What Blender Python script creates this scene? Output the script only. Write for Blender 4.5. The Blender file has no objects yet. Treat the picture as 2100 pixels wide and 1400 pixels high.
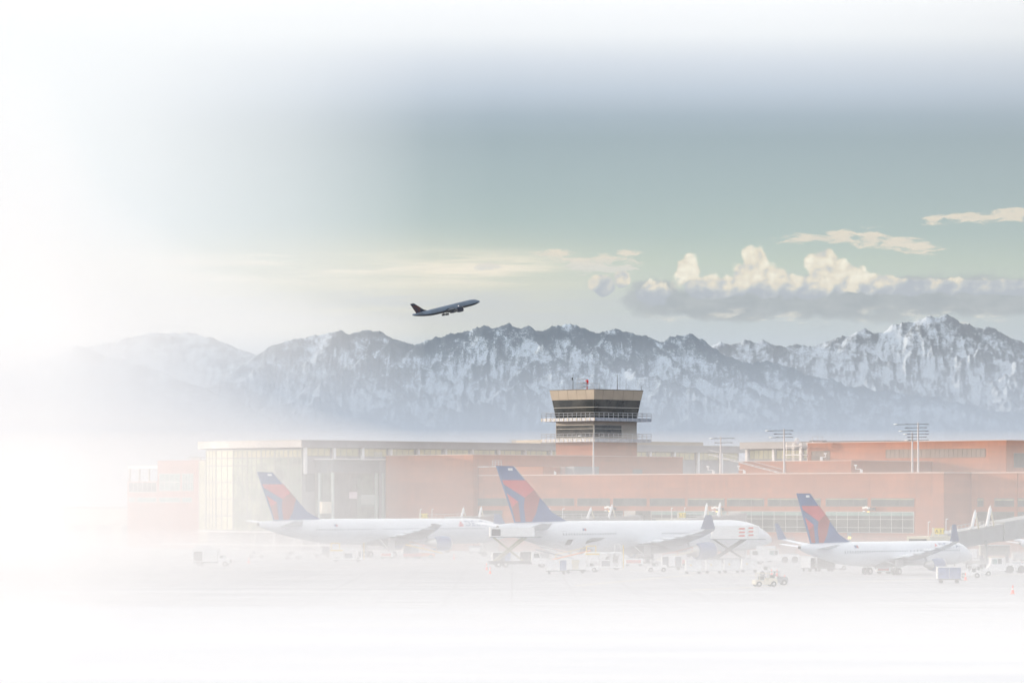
import bpy, math, random
import numpy as np
from mathutils import Vector, Matrix
R = math.radians
S = bpy.context.scene
COL = S.collection

# ------------------------------------------------------------------ camera
F = 7800.0            # focal length in photo pixels (2100 wide)
HY = 1022.0           # horizon row in the photo
CZ = 11.5             # camera height
def PX(px, Y): return (px-1050)/F*Y
def PZ(py, Y): return CZ+(HY-py)/F*Y
def GY(py): return CZ*F/(py-HY)       # distance of a ground point seen at row py
cam = bpy.data.cameras.new('camera'); co = bpy.data.objects.new('camera', cam); COL.objects.link(co)
co.location = (0,0,CZ); co.rotation_euler = (R(90),0,0)
cam.sensor_width = 36; cam.lens = F/2100*36; cam.shift_y = (HY-700)/2100
cam.clip_start = 1; cam.clip_end = 200000
S.camera = co
S.cycles.use_denoising = True
S.cycles.max_bounces = 7; S.cycles.diffuse_bounces = 3; S.cycles.glossy_bounces = 3
S.cycles.transparent_max_bounces = 8; S.cycles.volume_bounces = 3
S.cycles.caustics_reflective = False; S.cycles.caustics_refractive = False
S.view_settings.view_transform = 'Standard'; S.view_settings.look = 'None'
S.view_settings.exposure = 0.0; S.view_settings.gamma = 1.0

# ------------------------------------------------------------------ sun + sky
SUN_AZ, SUN_EL = 112.0, 7.3     # degrees left of the direction behind the camera, elevation
sv = Vector((-math.sin(R(SUN_AZ))*math.cos(R(SUN_EL)), -math.cos(R(SUN_AZ))*math.cos(R(SUN_EL)), math.sin(R(SUN_EL))))
sl = bpy.data.lights.new('sun', 'SUN'); sl.energy = 5.0; sl.angle = R(0.6); sl.color = (1.0, .79, .6)
so = bpy.data.objects.new('sun', sl); COL.objects.link(so); so.location = (-200,0,80)
so.rotation_euler = (-sv).to_track_quat('-Z','Y').to_euler()

class NT:
    """tiny expression builder over a node tree"""
    def __init__(s, tree): s.t = tree
    def n(s, typ, **kw):
        o = s.t.nodes.new(typ)
        for k, v in kw.items(): setattr(o, k, v)
        return o
    def put(s, sock, v):
        if isinstance(v, bpy.types.NodeSocket): s.t.links.new(v, sock)
        else:
            sock.default_value = v
    def m(s, op, a, b=0.0, c=None, clamp=False):
        o = s.n('ShaderNodeMath', operation=op, use_clamp=clamp)
        s.put(o.inputs[0], a); s.put(o.inputs[1], b)
        if c is not None: s.put(o.inputs[2], c)
        return o.outputs[0]
    def add(s,a,b): return s.m('ADD',a,b)
    def sub(s,a,b): return s.m('SUBTRACT',a,b)
    def mul(s,a,b): return s.m('MULTIPLY',a,b)
    def mx(s,a,b): return s.m('MAXIMUM',a,b)
    def ramp(s, v, a, b, lo=0.0, hi=1.0, smooth=True):
        o = s.n('ShaderNodeMapRange', interpolation_type='SMOOTHSTEP' if smooth else 'LINEAR')
        s.put(o.inputs['Value'], v)
        o.inputs['From Min'].default_value = a; o.inputs['From Max'].default_value = b
        o.inputs['To Min'].default_value = lo; o.inputs['To Max'].default_value = hi
        return o.outputs['Result']
    def xyz(s, x, y, z=0.0):
        o = s.n('ShaderNodeCombineXYZ')
        for i, v in enumerate((x,y,z)): s.put(o.inputs[i], v)
        return o.outputs[0]
    def noise(s, vec, scale, detail=4, rough=.55, w=None):
        o = s.n('ShaderNodeTexNoise'); s.put(o.inputs['Vector'], vec)
        o.inputs['Scale'].default_value = scale; o.inputs['Detail'].default_value = detail
        o.inputs['Roughness'].default_value = rough
        return o.outputs['Fac']
    def mix(s, f, a, b):
        o = s.n('ShaderNodeMix', data_type='RGBA')
        s.put(o.inputs['Factor'], f)
        for k, v in ((6,a),(7,b)):
            if isinstance(v, bpy.types.NodeSocket): s.t.links.new(v, o.inputs[k])
            else: o.inputs[k].default_value = (*v[:3], 1)
        return o.outputs[2]
    def cramp(s, v, stops, interp='LINEAR'):
        o = s.n('ShaderNodeValToRGB'); s.put(o.inputs[0], v)
        o.color_ramp.interpolation = interp
        e = o.color_ramp.elements
        while len(e) < len(stops): e.new(.5)
        for el, (p, c) in zip(e, stops): el.position = p; el.color = (*c, 1)
        return o.outputs[0]
def lin(r, g, b):
    f = lambda c: (c/255/12.92) if c/255 <= .04045 else ((c/255+.055)/1.055)**2.4
    return (f(r), f(g), f(b))

W = bpy.data.worlds.new('World'); S.world = W; W.use_nodes = True
wt = W.node_tree; wt.nodes.clear(); q = NT(wt)
tc = q.n('ShaderNodeTexCoord')
sep = q.n('ShaderNodeSeparateXYZ'); wt.links.new(tc.outputs['Generated'], sep.inputs[0])
dx, dy, dz = sep.outputs
yy = q.mx(dy, .06)
U = q.add(q.mul(q.m('DIVIDE', dx, yy), F), 1050)      # azimuth and height of the direction, in units of 1/7800 rad
V = q.sub(HY, q.mul(q.m('DIVIDE', dz, yy), F))
sky = q.n('ShaderNodeTexSky', sky_type='NISHITA', sun_disc=False)
sky.sun_elevation = R(SUN_EL); sky.sun_rotation = R(180+SUN_AZ); sky.air_density = 1.2; sky.dust_density = 3.0
stops = [(0,(252,253,254)),(70,(244,247,249)),(130,(212,220,229)),(190,(180,194,207)),(240,(145,165,176)),(285,(132,155,160)),
         (400,(140,164,160)),(480,(150,173,160)),(540,(170,186,160)),(590,(178,188,164)),(640,(172,183,176)),(700,(180,190,194)),(1022,(205,212,218))]
base = q.cramp(q.m('DIVIDE', V, 1100.0), [(a/1100, lin(*c)) for a, c in stops])
# streaks of thin cloud low on the left and in the middle
P = q.xyz(U, V)
def sc(vec, sx, sy, ox=0, oy=0):
    o = q.n('ShaderNodeVectorMath', operation='MULTIPLY'); wt.links.new(vec, o.inputs[0]); o.inputs[1].default_value = (sx, sy, 1)
    a = q.n('ShaderNodeVectorMath', operation='ADD'); wt.links.new(o.outputs[0], a.inputs[0]); a.inputs[1].default_value = (ox, oy, 0)
    return a.outputs[0]
st = q.noise(sc(P, 1/420, 1/34), 1.0, 5, .6)
band = lambda a, b, c, d: q.mul(q.ramp(V, a, b), q.ramp(V, c, d, 1, 0))
cream = q.mul(q.mul(q.ramp(st, .4, .6), band(500, 545, 565, 600)), q.ramp(U, 1000, 1260, 1, 0))
base = q.mix(q.ramp(U, 1500, 2500, 0, .2), base, (.2,.22,.2))
glow = q.mul(q.mul(q.ramp(V, 440, 580), q.ramp(V, 640, 740, 1, 0)), q.ramp(U, 1500, 700, 0, 1))
base = q.mix(q.mul(glow, .7), base, lin(232, 220, 184))
base = q.mix(q.mul(cream, 1.0), base, lin(246, 232, 200))
grayb = q.mul(q.mul(q.ramp(st, .3, .6), band(585, 612, 640, 690)), q.ramp(U, 900, 1300, 1, .55))
base = q.mix(q.mul(grayb, .6), base, lin(180, 184, 186))
crm2 = q.mul(q.mul(q.ramp(st, .5, .7), band(600, 640, 660, 700)), q.ramp(U, 1250, 1500, 0, 1))
base = q.mix(q.mul(crm2, .6), base, lin(222, 216, 196))
# cumulus bank and loose puffs
wn = q.n('ShaderNodeTexNoise'); wt.links.new(sc(P, 1/40, 1/34), wn.inputs['Vector']); wn.inputs['Scale'].default_value = 1; wn.inputs['Detail'].default_value = 4
def vadd(v, w, k):
    a = q.n('ShaderNodeVectorMath', operation='SUBTRACT'); wt.links.new(w, a.inputs[0]); a.inputs[1].default_value = (.5,.5,.5)
    b = q.n('ShaderNodeVectorMath', operation='MULTIPLY'); wt.links.new(a.outputs[0], b.inputs[0]); b.inputs[1].default_value = (k,k,0)
    c = q.n('ShaderNodeVectorMath', operation='ADD'); wt.links.new(v, c.inputs[0]); wt.links.new(b.outputs[0], c.inputs[1]); return c.outputs[0]
PW = vadd(P, wn.outputs['Color'], 26)
def billow(dx_, dy_):
    acc = None
    for size, amp in ((40, .7), (19, .3), (9, .1)):
        v = q.n('ShaderNodeTexVoronoi', feature='SMOOTH_F1', voronoi_dimensions='2D'); wt.links.new(sc(PW, 1/size, 1/(size*.9), dx_/size, dy_/size), v.inputs['Vector'])
        v.inputs['Scale'].default_value = 1.0; v.inputs['Smoothness'].default_value = .35
        o = q.mul(q.sub(.45, v.outputs['Distance']), amp); acc = o if acc is None else q.add(acc, o)
    return acc
b1 = billow(0, 0); b2 = billow(8, 9)
nz1 = q.noise(sc(P, 1/90, 1/46), 1.0, 8, .62)
nzs = q.noise(sc(PW, 1/75, 1/15, 3.3, 1.7), 1.0, 7, .66)
def blobs(lst):
    acc = None
    for (cx, cy, rx, ry) in lst:
        v = sc(P, 1/rx, 1/ry, -cx/rx, -cy/ry)
        L = q.n('ShaderNodeVectorMath', operation='LENGTH'); wt.links.new(v, L.inputs[0])
        o = q.sub(1.0, L.outputs['Value'])
        acc = o if acc is None else q.mx(acc, o)
    return acc
cum = [(1415,556,30,34),(1440,584,66,26),(1534,566,38,46),(1546,538,30,36),(1500,588,70,26),(1585,572,44,34),(1686,546,36,42),(1712,564,64,34),
       (1640,588,120,28),(1770,580,80,24),(1236,584,28,26),(1275,572,18,20),(1345,606,36,30),(1850,588,110,20),(1960,586,90,17),(2050,588,90,18),(2120,590,90,18),
       (2260,590,150,30)]
bank = [(1480,622,210,40),(1700,612,240,50),(1950,608,230,46),(2180,612,240,46),(1350,606,60,36)]
puff = [(1215,541,100,22),(1135,521,60,10),(1290,518,36,10),(1665,490,100,12),(1725,484,38,15),(1790,489,42,24),(1840,498,62,20),(1885,508,50,17),(2010,446,120,12),(2080,441,80,16),(1915,449,34,13),(1000,547,40,12)]
dcum = q.add(q.mul(blobs(cum), 1.3), q.add(b1, q.mul(q.sub(nz1, .5), .7))); acum = q.ramp(dcum, .0, .34)
dbank = q.add(blobs(bank), q.mul(q.sub(nz1, .5), 1.7)); abank = q.ramp(dbank, -.08, .36)
dpuf = q.add(blobs(puff), q.mul(q.sub(nzs, .5), 3.4)); apuf = q.ramp(dpuf, .05, .6)
light = q.m('ADD', .68, q.mul(q.sub(b1, b2), .95), clamp=True)
vv = q.add(V, q.mul(q.sub(nz1, .5), 60))
low = q.ramp(vv, 570, 616)
leftdull = q.ramp(U, 1290, 1390, .16, 0)
rightdull = q.ramp(U, 1780, 1860, 0, .22)
lum = q.m('SUBTRACT', q.m('SUBTRACT', q.sub(light, rightdull), q.mul(low, .8)), leftdull, clamp=True)
cumc = q.cramp(lum, [(0, lin(146,153,158)), (.3, lin(176,178,172)), (.6, lin(228,213,178)), (1, lin(255,245,214))])
col = q.mix(q.mul(apuf, .85), base, q.mix(q.ramp(V, 520, 556, 0, 1), q.mix(nzs, lin(204,194,172), lin(252, 230, 192)), lin(214, 208, 190)))
col = q.mix(q.mul(abank, .92), col, q.mix(q.ramp(nz1, .3, .7), lin(112,121,121), lin(146,152,147)))
col = q.mix(q.mul(acum, .97), col, cumc)
crm3 = q.mul(q.mul(q.ramp(q.noise(sc(P, 1/70, 1/22), 1.0, 6, .6), .5, .72), q.mul(q.ramp(V, 624, 640), q.ramp(V, 655, 672, 1, 0))), q.ramp(U, 1300, 1400, 0, 1))
col = q.mix(q.mul(crm3, .75), col, lin(222, 214, 192))
# white fade put into the sky colour: all white to the left and overhead
lw = q.cramp(q.m('DIVIDE', U, 1100.0, clamp=True), [(0,(1,)*3),(100/1100,(.985,)*3),(300/1100,(.84,)*3),(600/1100,(.5,)*3),(800/1100,(.2,)*3),(880/1100,(.07,)*3),(1020/1100,(0,)*3)])
col = q.mix(lw, col, q.mix(q.mul(q.ramp(V, 440, 600), q.ramp(V, 760, 640)), (1.03,1.04,1.03), (1.02,1.0,.93)))
# away from the view the unseen sky is raised to brighten mist and ground, over the clear-sky model
nish = q.n('ShaderNodeVectorMath', operation='SCALE'); wt.links.new(sky.outputs[0], nish.inputs[0]); nish.inputs['Scale'].default_value = .1
over = q.mix(.9, nish.outputs[0], (1.3,1.31,1.33))
side = q.mix(q.ramp(dx, .2, .9), over, (.6,.67,.78))
away = q.mx(q.ramp(dz, .115, .16), q.ramp(dy, .86, .5))
col = q.mix(away, col, side)
bg = q.n('ShaderNodeBackground'); wt.links.new(col, bg.inputs['Color']); bg.inputs['Strength'].default_value = 1.0
wo = q.n('ShaderNodeOutputWorld'); wt.links.new(bg.outputs[0], wo.inputs[0])
W.cycles.sampling_method = 'MANUAL'; W.cycles.sample_map_resolution = 512

# ------------------------------------------------------------------ materials
MATS = {}
def mat(name, col, rough=.6, metal=0.0, spec=.5, var=0.0, vscale=.6, bump=0.0, emit=None, es=0.0, fn=None):
    if name in MATS: return MATS[name]
    m = bpy.data.materials.new(name); m.use_nodes = True; t = m.node_tree; n = NT(t)
    b = t.nodes['Principled BSDF']
    b.inputs['Roughness'].default_value = rough; b.inputs['Metallic'].default_value = metal
    b.inputs['Specular IOR Level'].default_value = spec
    tcn = n.n('ShaderNodeTexCoord'); oc = tcn.outputs['Object']
    c = None
    if fn: c = fn(n, oc, b)
    elif var:
        f = n.noise(oc, vscale, 6, .6)
        c = n.mix(n.ramp(f, .3, .7), tuple(x*(1-var) for x in col), tuple(min(1, x*(1+var)) for x in col))
    if c is not None: t.links.new(c, b.inputs['Base Color'])
    else: b.inputs['Base Color'].default_value = (*col, 1)
    if bump:
        bp = n.n('ShaderNodeBump'); bp.inputs['Strength'].default_value = bump
        t.links.new(n.noise(oc, vscale*8, 4), bp.inputs['Height']); t.links.new(bp.outputs[0], b.inputs['Normal'])
    if emit: b.inputs['Emission Color'].default_value = (*emit, 1); b.inputs['Emission Strength'].default_value = es
    MATS[name] = m; return m

def brick_fn(c1, c2):
    def fn(n, oc, b):
        s3 = n.n('ShaderNodeSeparateXYZ'); n.t.links.new(oc, s3.inputs[0])
        h = n.add(s3.outputs[0], s3.outputs[1])
        vec = n.xyz(h, s3.outputs[2], 0.0)
        br = n.n('ShaderNodeTexBrick'); n.t.links.new(vec, br.inputs['Vector'])
        br.inputs['Scale'].default_value = 1.0; br.inputs['Brick Width'].default_value = 6.0; br.inputs['Row Height'].default_value = 1.25
        br.inputs['Mortar Size'].default_value = .03; br.offset = 0.0
        br.inputs['Color1'].default_value = (*c1,1); br.inputs['Color2'].default_value = (*c2,1)
        br.inputs['Mortar'].default_value = (*[x*.72 for x in c1],1)
        f = n.noise(oc, .09, 6, .65); g = n.noise(n.xyz(n.mul(h, 1.3), n.mul(s3.outputs[2], .12)), 1.0, 4)
        k = n.mix(n.ramp(f, .3, .7), (.86,.86,.86), (1.1,1.1,1.1))
        k2 = n.mix(n.ramp(g, .3, .75), (1.05,1.05,1.05), (.9,.9,.9))
        o = n.n('ShaderNodeMix', data_type='RGBA', blend_type='MULTIPLY'); o.inputs[0].default_value = 1
        n.t.links.new(br.outputs[0], o.inputs[6]); n.t.links.new(k, o.inputs[7])
        o2 = n.n('ShaderNodeMix', data_type='RGBA', blend_type='MULTIPLY'); o2.inputs[0].default_value = 1
        n.t.links.new(o.outputs[2], o2.inputs[6]); n.t.links.new(k2, o2.inputs[7])
        return o2.outputs[2]
    return fn
M_BRICK = mat('terracotta_panel', (.42,.16,.08), .8, spec=.2, fn=brick_fn((.41,.152,.072), (.345,.125,.062)))
M_PINK = mat('pale_pink_panel', (.5,.3,.25), .8, spec=.25, fn=brick_fn((.52,.27,.22), (.49,.25,.2)))
def glass_fn(c1, c2):
    def fn(n, oc, b):
        f = n.noise(oc, .3, 4, .65)
        return n.mix(n.ramp(f, .4, .6), c1, c2)
    return fn
M_GLASS = mat('dark_window_glass', (.05,.07,.07), .2, spec=.4, fn=glass_fn((.03,.042,.042), (.09,.1,.09)))
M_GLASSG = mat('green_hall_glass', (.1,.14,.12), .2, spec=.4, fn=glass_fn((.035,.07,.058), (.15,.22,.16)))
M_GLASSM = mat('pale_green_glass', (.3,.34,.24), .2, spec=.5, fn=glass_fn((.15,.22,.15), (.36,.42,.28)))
M_PTEAL = mat('pale_teal_column', (.4,.5,.48), .4)
M_GLASSY = mat('painted_sun_glass', (.4,.4,.22), .2, spec=1.0, fn=glass_fn((.5,.5,.32), (.62,.6,.38)))  # sun reflection on the hall glass put into the pane colour
M_TEAL = mat('teal_glass', (.16,.27,.25), .15, spec=.9, fn=glass_fn((.16,.26,.24), (.24,.36,.33)))
M_SLATE = mat('slate_spandrel', (.1,.13,.15), .25, spec=.8, fn=glass_fn((.09,.12,.14), (.12,.16,.18)))
M_LIT = mat('lit_clerestory_glass', (.25,.26,.15), .2, spec=.8, emit=(.55,.5,.26), es=.28, fn=glass_fn((.16,.18,.13), (.3,.28,.16)))
M_TGLASS = mat('tower_cab_glass', (.03,.035,.035), .08, spec=1.0, fn=glass_fn((.03,.035,.036), (.06,.062,.058)))
M_FASCIA = mat('grey_metal_fascia', (.3,.31,.33), .5, .3, var=.1, vscale=.2)
M_BEIGE = mat('beige_metal_panel', (.4,.36,.3), .55, .1, var=.07, vscale=.3)
M_LBEIGE = mat('light_tower_panel', (.46,.45,.42), .6, var=.06, vscale=.3)
M_GREY = mat('grey_wall_panel', (.24,.255,.28), .6, var=.1, vscale=.2)
M_MULL = mat('mullion_grey', (.1,.11,.115), .5, .2)
M_MULLW = mat('pale_mullion', (.62,.62,.58), .5)
M_GALV = mat('galvanised_steel', (.5,.52,.55), .42, .55, var=.15, vscale=2)
M_WHITE = mat('white_painted_steel', (.78,.79,.8), .4, var=.06, vscale=.8)
M_PLANE = mat('aircraft_white', (.74,.77,.81), .22, spec=.6, var=.035, vscale=.15)
M_PLANEU = mat('aircraft_grey', (.42,.43,.44), .35, var=.08, vscale=.3)
M_FLY = mat('climbing_aircraft_shaded', (.12,.165,.225), .4, spec=.25, var=.12, vscale=.1)  # white fuselage with its dim light put into the colour
M_FLYB = mat('climbing_aircraft_belly_shade', (.006,.007,.012), .6, spec=.05)  # underside shade put into a near-black colour
M_NAVY = mat('navy_paint', (.075,.13,.29), .3, var=.1, vscale=.4)  # navy and reds lightened, white fade put into the paint colours
M_SHADENAVY = mat('shaded_navy_paint', (.004,.007,.025), .5, spec=.1)  # navy darkened to hold the shade on the climbing aircraft
M_RED = mat('bright_red_paint', (.58,.1,.11), .35, var=.08, vscale=.4)
M_DRED = mat('dark_red_paint', (.36,.09,.085), .4, var=.08, vscale=.4)
M_METAL = mat('bare_metal', (.55,.54,.52), .3, .85)
M_DARK = mat('dark_metal', (.06,.062,.068), .6, var=.2, vscale=2)
M_TYRE = mat('tyre_rubber', (.028,.028,.03), .85)
M_HUB = mat('wheel_hub', (.5,.5,.5), .5, .3)
M_YEL = mat('yellow_paint', (.75,.52,.05), .5, var=.08)
M_YSIGN = mat('yellow_sign', (.85,.68,.08), .5)
M_ORANGE = mat('orange_paint', (.75,.25,.05), .5)
M_CONE = mat('cone_orange', (.85,.12,.05), .5)
M_BLACK = mat('black_lettering', (.02,.02,.02), .5)
M_BRIDGE = mat('jet_bridge_grey', (.36,.37,.37), .6, var=.08, vscale=.5)
M_CREAM = mat('cream_paint', (.62,.58,.46), .5, var=.05)
M_BLUEC = mat('blue_curtain', (.2,.25,.4), .8, var=.2, vscale=2)
M_GRILLE = mat('brown_louvre', (.2,.15,.12), .7, var=.15, vscale=.6)
M_WLAMP = mat('lamp_white', (.85,.85,.83), .3, emit=(1,.98,.95), es=.15)
M_YLAMP = mat('lamp_amber', (.9,.6,.1), .3, emit=(1,.75,.25), es=1.2)

# ------------------------------------------------------------------ mesh helpers
class MB:
    def __init__(s): s.v = []; s.f = []
    def face(s, pts):
        i = len(s.v); s.v += [tuple(p) for p in pts]; s.f.append(tuple(range(i, i+len(pts)))); return s
    def hexa(s, b, t):
        i = len(s.v); s.v += [tuple(p) for p in b]+[tuple(p) for p in t]
        k = len(b)
        s.f.append(tuple(i+j for j in reversed(range(k)))); s.f.append(tuple(i+k+j for j in range(k)))
        for j in range(k): s.f.append((i+j, i+(j+1)%k, i+k+(j+1)%k, i+k+j))
        return s
    def box(s, x0, x1, y0, y1, z0, z1):
        return s.hexa([(x0,y0,z0),(x1,y0,z0),(x1,y1,z0),(x0,y1,z0)], [(x0,y0,z1),(x1,y0,z1),(x1,y1,z1),(x0,y1,z1)])
    def prism(s, pts, z0, z1):
        return s.hexa([(x,y,z0) for x,y in pts], [(x,y,z1) for x,y in pts])
    def side(s, pts, y0, y1):            # outline in x-z, thickness in y
        return s.hexa([(x,y0,z) for x,z in pts], [(x,y1,z) for x,z in pts])
    def tube(s, p0, p1, r0, r1=None, n=8, cap=True):
        r1 = r0 if r1 is None else r1
        p0 = Vector(p0); p1 = Vector(p1); d = (p1-p0).normalized()
        a = d.orthogonal().normalized(); b = d.cross(a)
        A = [p0+(a*math.cos(2*math.pi*k/n)+b*math.sin(2*math.pi*k/n))*r0 for k in range(n)]
        B = [p1+(a*math.cos(2*math.pi*k/n)+b*math.sin(2*math.pi*k/n))*r1 for k in range(n)]
        if cap: return s.hexa(A, B)
        i = len(s.v); s.v += [tuple(p) for p in A+B]
        for j in range(n): s.f.append((i+j, i+(j+1)%n, i+n+(j+1)%n, i+n+j))
        return s
    def loft(s, rings, cap=True):
        i = len(s.v); n = len(rings[0])
        for r in rings: s.v += [tuple(p) for p in r]
        for k in range(len(rings)-1):
            for j in range(n):
                s.f.append((i+k*n+j, i+k*n+(j+1)%n, i+(k+1)*n+(j+1)%n, i+(k+1)*n+j))
        if cap:
            s.f.append(tuple(i+j for j in reversed(range(n)))); s.f.append(tuple(i+(len(rings)-1)*n+j for j in range(n)))
        return s
    def lathe(s, prof, c, n=24):          # around local x axis; prof = (x, r)
        return s.loft([[(c[0]+x, c[1]+r*math.cos(2*math.pi*k/n), c[2]+r*math.sin(2*math.pi*k/n)) for k in range(n)] for x, r in prof])
    def build(s, name, m, parent=None, org=(0,0,0), smooth=False):
        me = bpy.data.meshes.new(name)
        me.from_pydata([(x-org[0], y-org[1], z-org[2]) for x,y,z in s.v], [], s.f); me.validate(); me.update()
        me.materials.append(m)
        if smooth:
            for p in me.polygons: p.use_smooth = True
            try: me.set_sharp_from_angle(angle=R(35))
            except Exception: pass
        o = bpy.data.objects.new(name, me); COL.objects.link(o)
        if parent is not None: o.parent = parent
        return o
def thing(name, label, cat, loc=(0,0,0), rz=0.0, group=None):
    o = bpy.data.objects.new(name, None); COL.objects.link(o); o.empty_display_size = .5
    o.location = loc; o.rotation_euler = (0,0,rz); o['label'] = label; o['category'] = cat
    if group: o['group'] = group
    return o
def tag(o, label=None, cat=None, group=None, kind=None):
    if label: o['label'] = label
    if cat: o['category'] = cat
    if group: o['group'] = group
    if kind: o['kind'] = kind
    return o
def kids(o): return [c for c in bpy.data.objects if c.parent == o]
def copy_tree(o, parent=None):
    c = o.copy(); COL.objects.link(c)
    if parent is not None: c.parent = parent
    for ch in kids(o):
        copy_tree(ch, c)
    return c
def put_copy(o, px, py, rz, label, group=None, Y=None):
    c = copy_tree(o); Y = Y or GY(py); c.location = (PX(px, Y), Y, 0); c.rotation_euler = (0,0,rz); c['label'] = label
    if group: c['group'] = group
    return c
def text_mesh(txt, size):
    cu = bpy.data.curves.new('lettering', 'FONT'); cu.body = txt; cu.size = size; cu.space_character = 1.25
    cu.align_x = 'LEFT'; cu.resolution_u = 3
    o = bpy.data.objects.new('tmp', cu); COL.objects.link(o)
    dg = bpy.context.evaluated_depsgraph_get(); dg.update()
    me = bpy.data.meshes.new_from_object(o.evaluated_get(dg))
    vs = [tuple(v.co) for v in me.vertices]; fs = [tuple(p.vertices) for p in me.polygons]
    bpy.data.objects.remove(o); bpy.data.curves.remove(cu); bpy.data.meshes.remove(me)
    return vs, fs

# ------------------------------------------------------------------ ground
def ground_fn(n, oc, b):
    s3 = n.n('ShaderNodeSeparateXYZ'); n.t.links.new(oc, s3.inputs[0])
    # near field painted white for the white fade, grading off to concrete at the stands
    f1 = n.noise(n.xyz(n.mul(s3.outputs[0], .012), n.mul(s3.outputs[1], .05)), 1.0, 7, .62)
    f2 = n.noise(n.xyz(n.mul(s3.outputs[0], .05), n.mul(s3.outputs[1], .35)), 1.0, 5, .6)
    fade_out = n.ramp(n.add(s3.outputs[1], n.mul(n.sub(f1, .5), 160)), 290, 600)
    f3 = n.noise(n.xyz(n.mul(s3.outputs[0], .006), n.mul(s3.outputs[1], .16)), 1.0, 6, .7)
    f2 = n.m('ADD', n.mul(f2, .5), n.mul(f3, .5))
    conc = n.mix(n.ramp(f2, .36, .62), (.21,.225,.25), (.5,.505,.51))
    br = n.n('ShaderNodeTexBrick'); n.t.links.new(oc, br.inputs['Vector']); br.offset = 0.0
    for k_, v_ in (('Scale', 1.0), ('Brick Width', 7.5), ('Row Height', 7.5), ('Mortar Size', .12)): br.inputs[k_].default_value = v_
    conc = n.mix(n.mul(br.outputs['Fac'], .5), conc, (.12,.125,.13))
    snow_or_fade = n.mix(n.ramp(f1, .35, .65), (.73,.74,.76), (.8,.8,.8))
    return n.mix(fade_out, snow_or_fade, conc)
M_GROUND = mat('fade_white_concrete', (.8,.8,.8), .9, spec=.1, fn=ground_fn)
g = MB(); g.face([(-60000,-2000,0),(60000,-2000,0),(60000,90000,0),(-60000,90000,0)])
go = g.build('ground', M_GROUND); go['kind'] = 'structure'
M_PAINT = mat('worn_yellow_line', (.7,.62,.4), .8, var=.2, vscale=.5)
M_PAINTR = mat('worn_red_line', (.6,.4,.36), .8, var=.2, vscale=.5)
lm = MB()
for (a, b_) in (((450,1168),(1120,1150)), ((1230,1165),(1560,1180)), ((1400,1210),(2100,1176)), ((1180,1200),(1420,1178))):
    Ya, Yb = GY(a[1]), GY(b_[1]); A = Vector((PX(a[0],Ya),Ya)); B = Vector((PX(b_[0],Yb),Yb)); d = (B-A).normalized(); nn = Vector((-d.y,d.x))*.25
    lm.face([(*(A-nn),.004),(*(B-nn),.004),(*(B+nn),.004),(*(A+nn),.004)])
lo = lm.build('painted_line', M_PAINT); lo['kind'] = 'structure'

# ------------------------------------------------------------------ mountains
def vnoise(x, y, seed):
    xi = np.floor(x).astype(np.int64); yi = np.floor(y).astype(np.int64); xf = x-xi; yf = y-yi
    def h(a, b):
        n = (a*374761393 + b*668265263 + seed*974711) & 0x7fffffff
        n = ((n ^ (n >> 13))*1274126177) & 0x7fffffff
        return ((n ^ (n >> 16)) & 0xffff)/65535.0
    u = xf*xf*xf*(xf*(xf*6-15)+10); v = yf*yf*yf*(yf*(yf*6-15)+10)
    return (h(xi,yi)*(1-u)+h(xi+1,yi)*u)*(1-v)+(h(xi,yi+1)*(1-u)+h(xi+1,yi+1)*u)*v
def ridged(x, y, seed, octs=6, gain=.52):
    s = 0; a = 1; t = 0; w = 1
    for k in range(octs):
        n = 1-np.abs(2*vnoise(x, y, seed+k*17)-1); n = n*n
        s = s+a*n*w; t += a; w = np.clip(n*1.6, .25, 1); a *= gain; x = x*2.03+7.1; y = y*2.03+3.7
    return s/t*1.35
def fbm(x, y, seed, octs=5):
    s = 0; a = 1; t = 0
    for k in range(octs):
        s = s+a*vnoise(x, y, seed+k*31); t += a; a *= .5; x = x*2.1+1.3; y = y*2.1+5.9
    return s/t
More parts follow.
